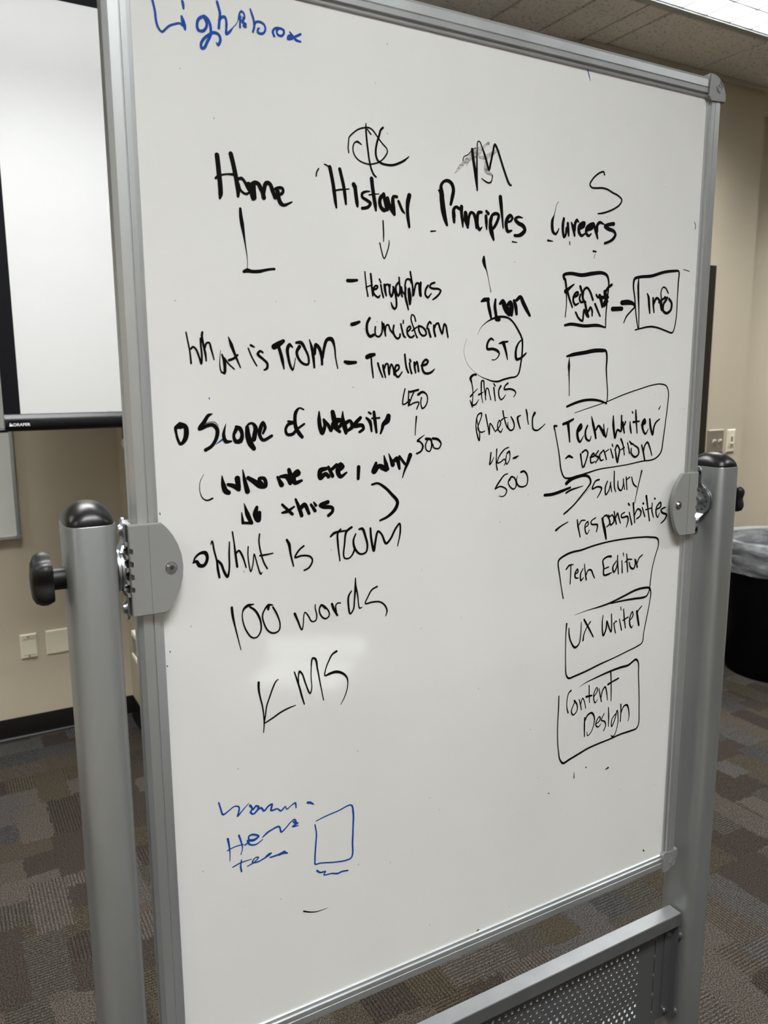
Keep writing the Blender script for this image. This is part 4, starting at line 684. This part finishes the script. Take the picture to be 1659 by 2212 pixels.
["thin black letters KMS","k",[[1121,4758,326,1119,4676,291,1133,4572,219,1157,4457,202,1173,4324,184,1175,4203,185,1165,4088,130],[1380,4747,129,1351,4729,203,1312,4664,221,1262,4545,203,1216,4425,203,1193,4291,184,1177,4211,148],[1177,4207,185,1280,4248,223,1395,4302,225,1500,4335,207,1606,4354,114],[1601,4800,169,1634,4691,245,1670,4562,247,1696,4453,248,1727,4342,172],[1657,4639,114,1655,4734,170,1671,4796,283,1703,4761,227,1749,4621,210,1813,4470,211,1835,4537,154,1830,4670,134,1836,4829,153,1858,4938,267,1892,4922,325,1919,4794,211,1954,4589,174,1999,4340,137],[2196,4968,332,2140,4942,253,2079,4849,194,2037,4753,175,2025,4669,194,2085,4681,332,2186,4690,393,2287,4646,317,2343,4578,239,2355,4498,160,2335,4395,160,2292,4297,140,2245,4224,80]]],
["blue handwritten word Woman at the bottom left","b",[[552,3307,207,572,3223,208,602,3133,256,666,3160,163,749,3202,164,806,3179,212,804,3119,236,784,3058,213,851,3117,166,936,3190,95],[952,3155,334,980,3104,239,955,3062,263,989,3028,216,1038,3056,265,1064,3104,289,1029,3127,264,992,3088,216],[1051,3071,241,1099,3082,242,1133,3028,243,1196,3078,243,1245,3089,269,1230,3006,269,1316,3006,172,1364,2961,222,1427,3005,149,1444,2962,149,1514,2998,150,1565,3015,250,1575,2943,176],[1741,2968,330,1779,2957,331,1824,2922,179]]],
["blue handwritten words below the word Woman","b",[[646,2789,306,660,2699,236,667,2586,142,662,2476,95],[634,2631,165,739,2655,143,845,2652,144],[792,2792,262,817,2698,215,831,2595,144,807,2522,120],[862,2634,192,917,2667,217,920,2740,216,968,2750,265,1050,2699,267,989,2669,339,906,2683,337,928,2626,241,1011,2599,194,1102,2639,122],[1104,2670,146,1159,2709,269,1221,2734,221,1333,2750,223,1361,2665,249,1431,2707,175,1495,2764,175,1552,2785,201,1564,2731,378,1533,2753,251],[1595,2721,253,1518,2693,201,1600,2684,127],[694,2385,143,789,2410,168,944,2415,97],[812,2446,168,799,2356,216,808,2287,217],[887,2333,121,978,2359,171,1040,2408,171,1004,2420,146,954,2367,195,1026,2350,171,1124,2374,197,1186,2404,420,1211,2409,248,1149,2391,296],[1197,2356,198,1321,2361,250,1397,2381,201],[1321,2348,200,1384,2366,427,1439,2337,151]]],
["hand drawn blue tall box at the bottom","b",[[1857,2668,129,1982,2695,182,2181,2720,184,2384,2746,214,2410,2633,295,2405,2409,243,2394,2199,271,2371,1965,245,2305,1953,217,2102,1986,187,1903,2039,184,1831,2047,209,1828,2117,235,1843,2321,234,1857,2486,207,1839,2621,180]]],
["blue squiggle under the drawn blue box","b",[[1855,1943,289,1900,1901,237,1979,1888,212,1952,1850,185,2072,1829,187,2166,1797,269,2221,1806,243,2316,1791,217]]],
["short thin black curved stroke at the bottom of the board","k",[[1646,1415,209,1730,1371,184,1822,1341,133,1915,1334,80,2002,1336,40]]],
["black handwritten word Ethics","k",[[4356,8498,318,4330,8502,280,4269,8457,429,4291,8385,187,4308,8301,169,4309,8200,150,4311,8090,226,4358,8101,246,4410,8164,95],[4273,8209,281,4314,8250,188,4384,8308,113],[4263,8158,113,4285,8116,226,4304,8069,226],[4479,8116,95,4456,8214,171,4449,8333,246,4458,8417,227,4484,8417,246,4496,8341,190,4514,8247,190,4529,8157,153],[4525,8213,172,4539,8315,190,4560,8314,191,4589,8237,172,4617,8156,135],[4408,8230,284,4487,8265,114],[4662,8322,250,4675,8236,231,4693,8141,174],[4661,8373,211,4688,8343,173],[4781,8342,310,4749,8286,232,4757,8200,233,4791,8156,214,4834,8181,195,4871,8224,98],[4902,8379,273,4857,8345,214,4842,8298,253,4935,8301,254,5013,8282,256,5047,8247,197,5010,8187,138]]],
["black handwritten word Rhetoric","k",[[4378,7909,190,4369,7824,172,4386,7712,210,4429,7606,250,4435,7692,173,4406,7805,134,4383,7918,190,4413,7968,229,4461,7979,229,4457,7924,191,4416,7831,191,4401,7763,153,4461,7717,231,4525,7732,135],[4533,7956,230,4554,7869,212,4583,7764,213,4599,7681,194,4604,7772,194,4608,7833,194,4636,7814,175,4687,7734,176],[4703,7721,234,4751,7758,176,4793,7835,216,4770,7871,196,4739,7811,195,4752,7741,196,4797,7704,216,4828,7755,118],[4827,8000,235,4846,7921,196,4882,7823,217,4911,7761,178],[4803,7870,235,4847,7899,157,4913,7905,79],[4920,7840,119,4922,7769,238,4968,7723,238,5017,7739,239,5033,7792,239,5008,7863,258,4973,7912,218],[5146,7929,140,5091,7904,339,5104,7833,280,5141,7743,201],[5240,8006,261,5259,7944,282,5273,7863,182,5289,7796,142],[5397,7953,447,5364,7896,284,5361,7807,244,5382,7725,265,5452,7705,246,5520,7738,206,5595,7790,124]]],
["black number 450 with a dash below the word Rhetoric","k",[[4634,7426,235,4625,7343,235,4616,7260,255,4653,7298,197,4684,7362,98],[4734,7470,236,4730,7382,178,4730,7267,198,4749,7177,238],[4944,7486,160,4880,7467,199,4815,7412,238,4762,7336,198,4747,7275,218,4796,7281,199,4873,7321,199,4896,7284,180,4869,7236,140],[4915,7398,259,4953,7427,300,4970,7360,160,4952,7289,181,4914,7247,200,4896,7293,180,4905,7372,180],[5029,7325,262,5074,7336,364,5124,7356,122]]],
["black number 500 below the number 450","k",[[4936,7111,161,4879,7097,201,4803,7022,280,4749,6954,279,4717,6907,179,4794,6937,220,4883,6913,222,4924,6874,243,4897,6808,202,4842,6790,161,4791,6803,80],[4970,7019,344,5003,7062,283,5049,7050,244,5090,6983,245,5087,6911,204,5053,6882,224,4996,6909,223,4949,6984,202,4965,7024,283],[5114,7072,81,5095,7001,224,5132,6926,266,5213,6902,247,5281,6924,227,5302,6996,227,5276,7089,288,5223,7129,307,5177,7118,347]]],
["hand drawn black box around Tech Writer Description","k",[[5818,7752,324,5772,7754,350,5791,7677,189,5845,7485,191,5892,7292,220,5932,7097,249,6000,6984,250,6080,6966,308,6256,6985,368,6449,7021,257,6679,7062,203,6982,7081,177,7293,7100,180,7592,7133,214,7898,7161,248,8020,7252,281,8059,7458,249,8092,7741,217,8118,7997,216,8119,8214,215,8066,8303,214,7936,8336,212,7774,8326,180,7459,8261,177,7119,8180,174,6788,8083,142,6463,8006,126,6154,7934,82]]],
["black words Tech Writer inside the rounded box","k",[[5941,7777,408,6026,7798,465,6135,7842,330],[6035,7786,548,6056,7666,412,6079,7510,249],[6216,7636,278,6300,7717,474,6290,7759,390,6230,7683,472,6236,7563,474,6279,7501,364,6355,7594,112],[6420,7736,337,6384,7653,365,6406,7543,394,6473,7510,283,6505,7575,142],[6495,7873,141,6533,7757,480,6572,7646,426,6599,7541,342],[6596,7669,341,6642,7728,342,6712,7665,487,6767,7577,345,6749,7749,172],[6753,7663,344,6802,7551,289,6836,7685,173],[6943,7865,231,6951,7730,493,6976,7605,408,6997,7530,351,7041,7652,350,7111,7625,352,7120,7761,351,7113,7866,292],[7146,7760,381,7168,7672,382,7191,7596,236],[7183,7721,294,7205,7770,294],[7301,7767,178,7316,7667,386,7339,7590,268],[7343,7916,266,7359,7893,148],[7415,7941,267,7428,7826,417,7445,7712,299,7467,7585,210],[7371,7759,357,7503,7767,240],[7560,7708,361,7629,7744,513,7616,7795,361,7576,7733,512,7592,7631,392,7650,7565,334,7708,7639,152],[7733,7791,364,7760,7663,427,7814,7546,368,7833,7660,367,7873,7735,337,7951,7784,246],[7958,7994,122,7926,7944,275]]],
["black word Description with a dash inside the rounded box","k",[[6011,7267,221,6073,7300,416,6146,7272,279],[6304,7318,338,6325,7219,282,6360,7113,255,6437,7262,284,6449,7334,284,6407,7373,283,6335,7340,310],[6387,7117,170,6438,7249,171],[6503,7258,285,6584,7278,287,6565,7316,286,6511,7257,285,6524,7171,286,6605,7190,172],[6663,7348,259,6609,7277,287,6669,7249,317,6615,7165,201],[6755,7343,260,6692,7284,288,6722,7196,289,6771,7206,203],[6771,7354,231,6809,7278,232,6835,7208,233],[6790,7316,174,6872,7356,204],[6914,7366,204,6973,7225,264],[6944,7433,233,6963,7395,175],[7018,7329,264,7042,7228,324,7073,7144,266,7085,7226,355,7104,7338,295,7047,7415,294,7009,7342,294],[7124,7506,353,7166,7435,266,7213,7256,208],[7121,7337,177,7205,7370,237],[7270,7443,208,7325,7276,240],[7312,7466,209,7350,7426,359,7404,7411,210],[7355,7350,240,7360,7274,300,7444,7212,332,7521,7253,303,7506,7343,302,7413,7398,210],[7582,7390,273,7627,7272,335,7662,7155,306],[7627,7272,274,7654,7386,305,7705,7429,366,7766,7342,276,7821,7217,216]]],
["black hooked arrow before the word salary","k",[[6044,6892,579,6124,6943,581,6255,6978,526,6406,6987,443,6493,6956,386,6531,6876,358,6467,6791,268,6354,6684,267,6209,6555,265,6015,6431,292],[5629,6748,453,5773,6749,485,5918,6775,489,6121,6823,349],[6042,6747,319,6131,6784,321,6247,6807,235,6377,6830,118],[6064,6440,44,6371,6670,44,6535,6799,45]]],
["thin black word salary","k",[[6702,6903,331,6633,6888,270,6571,6770,300,6673,6795,271,6761,6769,333,6731,6693,242,6679,6626,181],[6879,6864,244,6840,6776,304,6856,6657,275,6922,6731,245,6950,6846,214],[6942,6834,245,6977,6694,184],[7015,7012,214,7019,6881,276,7036,6748,247,7067,6687,155],[7101,6855,185,7117,6742,310,7174,6698,280,7222,6787,218,7216,6880,217],[7219,6840,218,7254,6712,187],[7278,6902,249,7304,6702,219],[7290,6862,187,7351,6897,250],[7397,6894,220,7441,6785,284,7510,6733,254],[7613,6980,317,7576,6842,222,7532,6671,191,7490,6472,127]]],
["black dash before the word responsibities","k",[[5869,6197,378,5941,6240,292,6100,6302,176]]],
["thin black word responsibities","k",[[6287,6316,238,6309,6210,328,6360,6042,210],[6325,6235,209,6373,6295,269,6450,6294,180],[6447,6183,181,6514,6216,212,6503,6269,241,6454,6222,241,6468,6103,272,6496,6074,212,6544,6134,152],[6665,6313,213,6572,6263,242,6583,6222,273,6706,6197,306,6694,6093,214],[6797,6294,276,6842,6131,309,6905,5951,280,6879,6100,248,6823,6305,246,6892,6331,308,6949,6266,279,6971,6198,280,6903,6145,217],[6936,6334,185,6991,6169,311,7059,6229,312,7008,6327,217,6965,6305,279],[7050,6377,218,7074,6281,281,7108,6171,282],[7092,6280,281,7124,6344,281,7155,6274,282,7198,6176,189],[7278,6343,221,7208,6309,251,7219,6268,283,7347,6269,317,7361,6201,286,7331,6102,191],[7380,6334,222,7449,6131,288],[7352,6477,316,7381,6448,222],[7459,6475,350,7480,6352,287,7512,6152,225],[7503,6282,224,7562,6372,288,7641,6324,322,7627,6257,258,7555,6216,289],[7664,6390,226,7732,6234,260],[7678,6457,322,7692,6442,258],[7746,6566,419,7787,6393,292,7846,6154,262],[7743,6342,227,7865,6359,228],[7888,6439,228,7887,6329,294,7935,6201,197],[7940,6510,359,7950,6502,294],[7974,6322,230,8086,6367,330,8081,6436,297,7999,6375,329,7988,6265,296,8032,6192,231,8065,6258,165],[8195,6344,266,8100,6310,298,8123,6267,332,8235,6215,368,8192,6135,300,8114,6087,233]]],
["hand drawn black box around Tech Editor","k",[[6059,5116,226,6017,5282,175,5973,5485,223,5936,5707,271,5949,5732,320,6064,5789,346,6203,5822,324,6386,5833,302,6629,5872,281,6922,5901,260,7299,5911,266,7656,5901,271,7880,5879,302,8061,5829,334,8085,5727,223,8032,5569,195,7968,5341,196,7943,5132,224,7930,4992,225,7872,4893,309,7808,4878,363,7600,4885,359,7287,4890,271,7073,4882,188]]],
["black words Tech Editor inside the drawn box","k",[[6099,5567,274,6156,5620,300,6240,5626,176],[6191,5610,200,6193,5478,226,6191,5324,202],[6283,5466,177,6339,5492,279,6329,5543,253,6283,5477,303,6293,5410,304,6351,5397,178],[6444,5534,204,6398,5462,280,6410,5350,306,6459,5388,179],[6470,5603,178,6490,5484,230,6519,5346,282],[6508,5415,205,6555,5498,256,6613,5490,309,6654,5418,258,6694,5351,182],[7026,5659,394,6966,5666,314,6857,5617,313,6878,5502,288,6890,5376,315,6983,5375,343,7057,5394,159],[6880,5473,209,6983,5494,237],[7145,5571,212,7075,5477,291,7102,5394,345,7159,5466,266,7170,5659,212],[7176,5556,266,7204,5352,241],[7267,5561,187,7288,5364,269],[7290,5684,187,7304,5631,134],[7369,5658,215,7386,5518,296,7409,5360,216],[7339,5524,188,7398,5563,269,7492,5557,189],[7433,5513,216,7469,5427,298,7534,5396,354,7569,5461,272,7555,5556,190],[7579,5541,190,7619,5414,355],[7615,5479,218,7649,5556,273,7725,5605,219]]],
["hand drawn black box around UX Writer","k",[[6307,4811,51,6538,4843,104,6832,4866,264,7057,4896,321,7360,4967,354,7622,5029,386,7813,5038,390,7928,5016,393,7966,4939,254,7953,4786,198,7900,4506,227,7852,4274,199,7824,4097,256,7721,4055,255,7500,4010,224,7190,3948,220,6886,3898,298,6589,3838,320,6356,3803,316,6225,3794,339,6180,3849,260,6156,4049,181,6143,4336,180,6140,4562,204,6148,4696,306]]],
["black words UX Writer inside the drawn box","k",[[6199,4614,205,6207,4506,282,6256,4373,258,6340,4278,390,6418,4321,261,6447,4465,209,6452,4669,156],[6508,4705,312,6595,4577,341,6716,4390,239],[6643,4649,263,6581,4580,210,6514,4453,236,6503,4363,314],[6908,4711,186,6901,4573,240,6935,4370,349,6990,4477,323,6998,4604,242,7050,4490,297,7101,4406,271,7107,4563,243,7095,4704,215],[7154,4543,217,7175,4458,218,7203,4371,218],[7156,4520,163,7199,4571,245,7215,4557,190],[7275,4594,191,7334,4396,247],[7293,4790,190,7304,4736,163],[7358,4745,219,7384,4589,275,7419,4418,221],[7355,4558,247,7470,4593,248],[7506,4522,194,7580,4605,278,7559,4673,221,7510,4580,277,7518,4461,305,7562,4400,278,7591,4437,111],[7663,4663,418,7678,4566,279,7725,4415,365,7704,4538,196,7680,4648,279,7770,4736,196]]],
["hand drawn black box around Content Design","k",[[6454,3595,35,6580,3641,140,6761,3676,235,6957,3709,309,7156,3737,360,7359,3755,388,7538,3763,392,7619,3800,369,7701,3827,395,7754,3775,273,7779,3557,225,7814,3229,227,7839,2899,203,7840,2648,255,7801,2591,306,7645,2573,354,7434,2569,325,7160,2538,295,6957,2524,316,6692,2494,336,6497,2448,356,6305,2402,376,6179,2372,397,6112,2442,278,6066,2629,207,6042,2840,206,6036,3097,205,6042,3349,249,6040,3535,226]]],
["black words Content Design inside the drawn box","k",[[6289,3574,343,6246,3547,228,6214,3433,183,6215,3310,183,6243,3213,276],[6368,3389,346,6430,3304,255,6428,3202,209,6354,3152,255,6312,3218,231,6352,3321,208,6388,3375,231],[6470,3388,186,6501,3299,233,6525,3201,187],[6507,3298,187,6541,3393,233,6583,3333,187,6616,3207,165],[6672,3581,234,6682,3435,211,6696,3287,165],[6619,3402,375,6736,3398,330],[6790,3371,213,6858,3460,237,6842,3515,189,6787,3434,236,6787,3320,237,6823,3255,238,6867,3303,119],[6890,3485,166,6923,3363,239,6957,3247,216],[6946,3317,191,6973,3436,263,7023,3488,287,7062,3397,240,7091,3244,145],[7138,3710,288,7156,3524,217,7168,3322,194,7172,3211,146],[7089,3516,408,7195,3547,290,7316,3575,316],[6604,3049,259,6604,2914,307,6614,2723,214],[6613,2995,260,6661,3077,331,6752,3099,356,6817,3000,263,6804,2867,192,6744,2755,191,6680,2723,191,6663,2795,95],[6850,2877,216,6947,2939,241,6931,2996,217,6867,2936,240,6858,2854,264,6914,2820,241,6965,2861,145],[7030,3026,193,6975,2922,242,7045,2885,267,7076,2814,219,7034,2723,219],[7119,3111,194,7136,2949,268,7139,2773,171],[7286,2958,246,7214,2889,221,7216,2755,246,7278,2864,221,7323,3013,246,7355,2846,198,7330,2680,173,7281,2584,198,7233,2574,247,7204,2608,123],[7403,3102,271,7411,2940,223,7406,2802,248],[7411,2940,198,7473,3055,297,7543,3061,373,7592,2954,250,7606,2843,201,7587,2766,151]]],
["small black marks under the lowest drawn box","k",[[6669,2165,217,6682,2173,217],[7108,2017,99,7176,2032,373],[6420,2152,95,6425,2050,191]]],
["short blue tick near the top edge of the board","b",[[6168,12631,176,6197,12565,177,6226,12498,71]]],
["tiny black specks scattered on the board","k",[[-9,9093,147,-4,9083,147],[54,5356,109,59,5349,109],[23,6990,104,27,6969,104],[13,5189,109,18,5177,109],[8492,10819,127,8520,10752,128,8512,10717,128],[8303,10099,102,8442,10079,103],[5886,1939,132,5906,1926,133],[8125,224,207,8150,198,208],[8357,12642,194,8379,12632,194],[4529,18,169,4565,20,170]]]]
def smooth(P):
    out = []
    n = len(P)
    if n < 3:
        for (a, b) in zip(P, P[1:]):
            for k in range(2): out.append([a[j] + (b[j] - a[j]) * k / 2 for j in range(3)])
        return out + [P[-1]]
    for i in range(n - 1):
        p0, p1, p2, p3 = P[max(i - 1, 0)], P[i], P[i + 1], P[min(i + 2, n - 1)]
        d = math.dist(p1[:2], p2[:2]); st = max(2, min(8, int(d / 18)))
        # tangents shortened at sharp turns so corners stay crisp
        def tang(a, b, c):
            v1 = (b[0] - a[0], b[1] - a[1]); v2 = (c[0] - b[0], c[1] - b[1]); l1 = math.hypot(*v1) or 1; l2 = math.hypot(*v2) or 1
            u = (v1[0] / l1 + v2[0] / l2, v1[1] / l1 + v2[1] / l2); return (u[0] / 2, u[1] / 2)
        t1 = tang(p0, p1, p2) if i else ((p2[0] - p1[0]) / (d or 1), (p2[1] - p1[1]) / (d or 1))
        t2 = tang(p1, p2, p3) if i < n - 2 else ((p2[0] - p1[0]) / (d or 1), (p2[1] - p1[1]) / (d or 1))
        for k in range(st):
            t = k / st; h1 = 2 * t ** 3 - 3 * t * t + 1; h2 = t ** 3 - 2 * t * t + t; h3 = -2 * t ** 3 + 3 * t * t; h4 = t ** 3 - t * t
            out.append([h1 * p1[0] + h2 * t1[0] * d + h3 * p2[0] + h4 * t2[0] * d, h1 * p1[1] + h2 * t1[1] * d + h3 * p2[1] + h4 * t2[1] * d, p1[2] + (p2[2] - p1[2]) * t])
    return out + [P[-1]]
def ink_mesh(strokes, y):
    V, F = [], []; lay = [0]
    def level():            # every laid-down piece sits a few microns above the last, like real overlapping ink
        lay[0] += 1; return y - 3e-6 * (lay[0] % 70)
    def dab(x, z, r):
        b = len(V); n = 14; yy = level()
        for k in range(n): a = 2 * math.pi * k / n; V.append((x + r * math.cos(a), yy, z + r * math.sin(a)))
        F.append([b + k for k in range(n)])
    for st in strokes:
        P_ = [st[i:i + 3] for i in range(0, len(st), 3)]; Q = []
        for a, b, c in smooth([[float(v) for v in q] for q in P_]):
            q = (a / 1e4, B0 + b / 1e4, max(c, 12) / 2e5)
            if not Q or math.dist(q[:2], Q[-1][:2]) > 1e-5: Q.append(q)
        D = [((q[0] - p[0]), (q[1] - p[1])) for p, q in zip(Q, Q[1:])]; D = [(a / math.hypot(a, b), b / math.hypot(a, b)) for a, b in D]
        dab(*Q[0]); dab(*Q[-1])
        if not D: continue
        run = [0]; runs = []
        for k in range(1, len(Q) - 1):
            run.append(k)
            if D[k - 1][0] * D[k][0] + D[k - 1][1] * D[k][1] < .78: runs.append(run); run = [k]; dab(*Q[k])
        run.append(len(Q) - 1); runs.append(run)
        for run in runs:
            b = len(V); yy = level(); m_ = len(run)
            for i, k in enumerate(run):
                d0 = D[k - 1] if i > 0 else D[k]; d1 = D[k] if i < m_ - 1 else D[k - 1]
                ux, uz = d0[0] + d1[0], d0[1] + d1[1]; l = math.hypot(ux, uz) or 1; nx, nz = -uz / l, ux / l; x, z, r = Q[k]
                V.append((x - nx * r, yy, z - nz * r)); V.append((x + nx * r, yy, z + nz * r))
            for i in range(m_ - 1): F.append([b + 2 * i, b + 2 * i + 2, b + 2 * i + 3, b + 2 * i + 1])
    return V, F
for i, (lab, col, strokes) in enumerate(INK):
    o = link('handwriting', ink_mesh(strokes, -.00022 - (.0 if col == 'g' else .00008)), {'k': m_inkk, 'b': m_inkb, 'g': m_smudge}[col])
    o.parent = ws; o['label'] = lab

# ---------------------------------------------------------------- table beside the photographer: its white sheets mirror in the glossy board
tt = empty('work_table', (1.15, -1.75, 0)); tag(tt, 'dark work table behind the photographer, seen only mirrored in the board', 'table')
box('tabletop', m_tabletop, (-.75, .75, -.36, .82, .705, .735), tt, bev=.006)
for sx in (-.68, .68):
    for sy in (-.30, .76):
        bm = bmesh.new(); cyl(bm, (sx, sy, .3525), .018, .705, 'z', 20); auto(link('leg', bm, m_knob, tt))
def sheet(pts, label):
    cx, cy = sum(p[0] for p in pts) / 4, sum(p[1] for p in pts) / 4; bm = bmesh.new()
    prism(bm, [(p[0] - cx, p[1] - cy) for p in pts], 'z', 0, .0012); o = link('paper_sheet', bm, m_paper, loc=(cx, cy, .7352)); tag(o, label, 'paper')
sheet([(.70, -1.53), (.98, -1.36), (.90, -1.20), (.64, -1.36)], 'white paper sheet lying farther from the board on the dark table')
sheet([(.50, -1.16), (.66, -1.34), (.86, -1.17), (.70, -1.0)], 'white paper sheet lying nearer the board on the dark table')
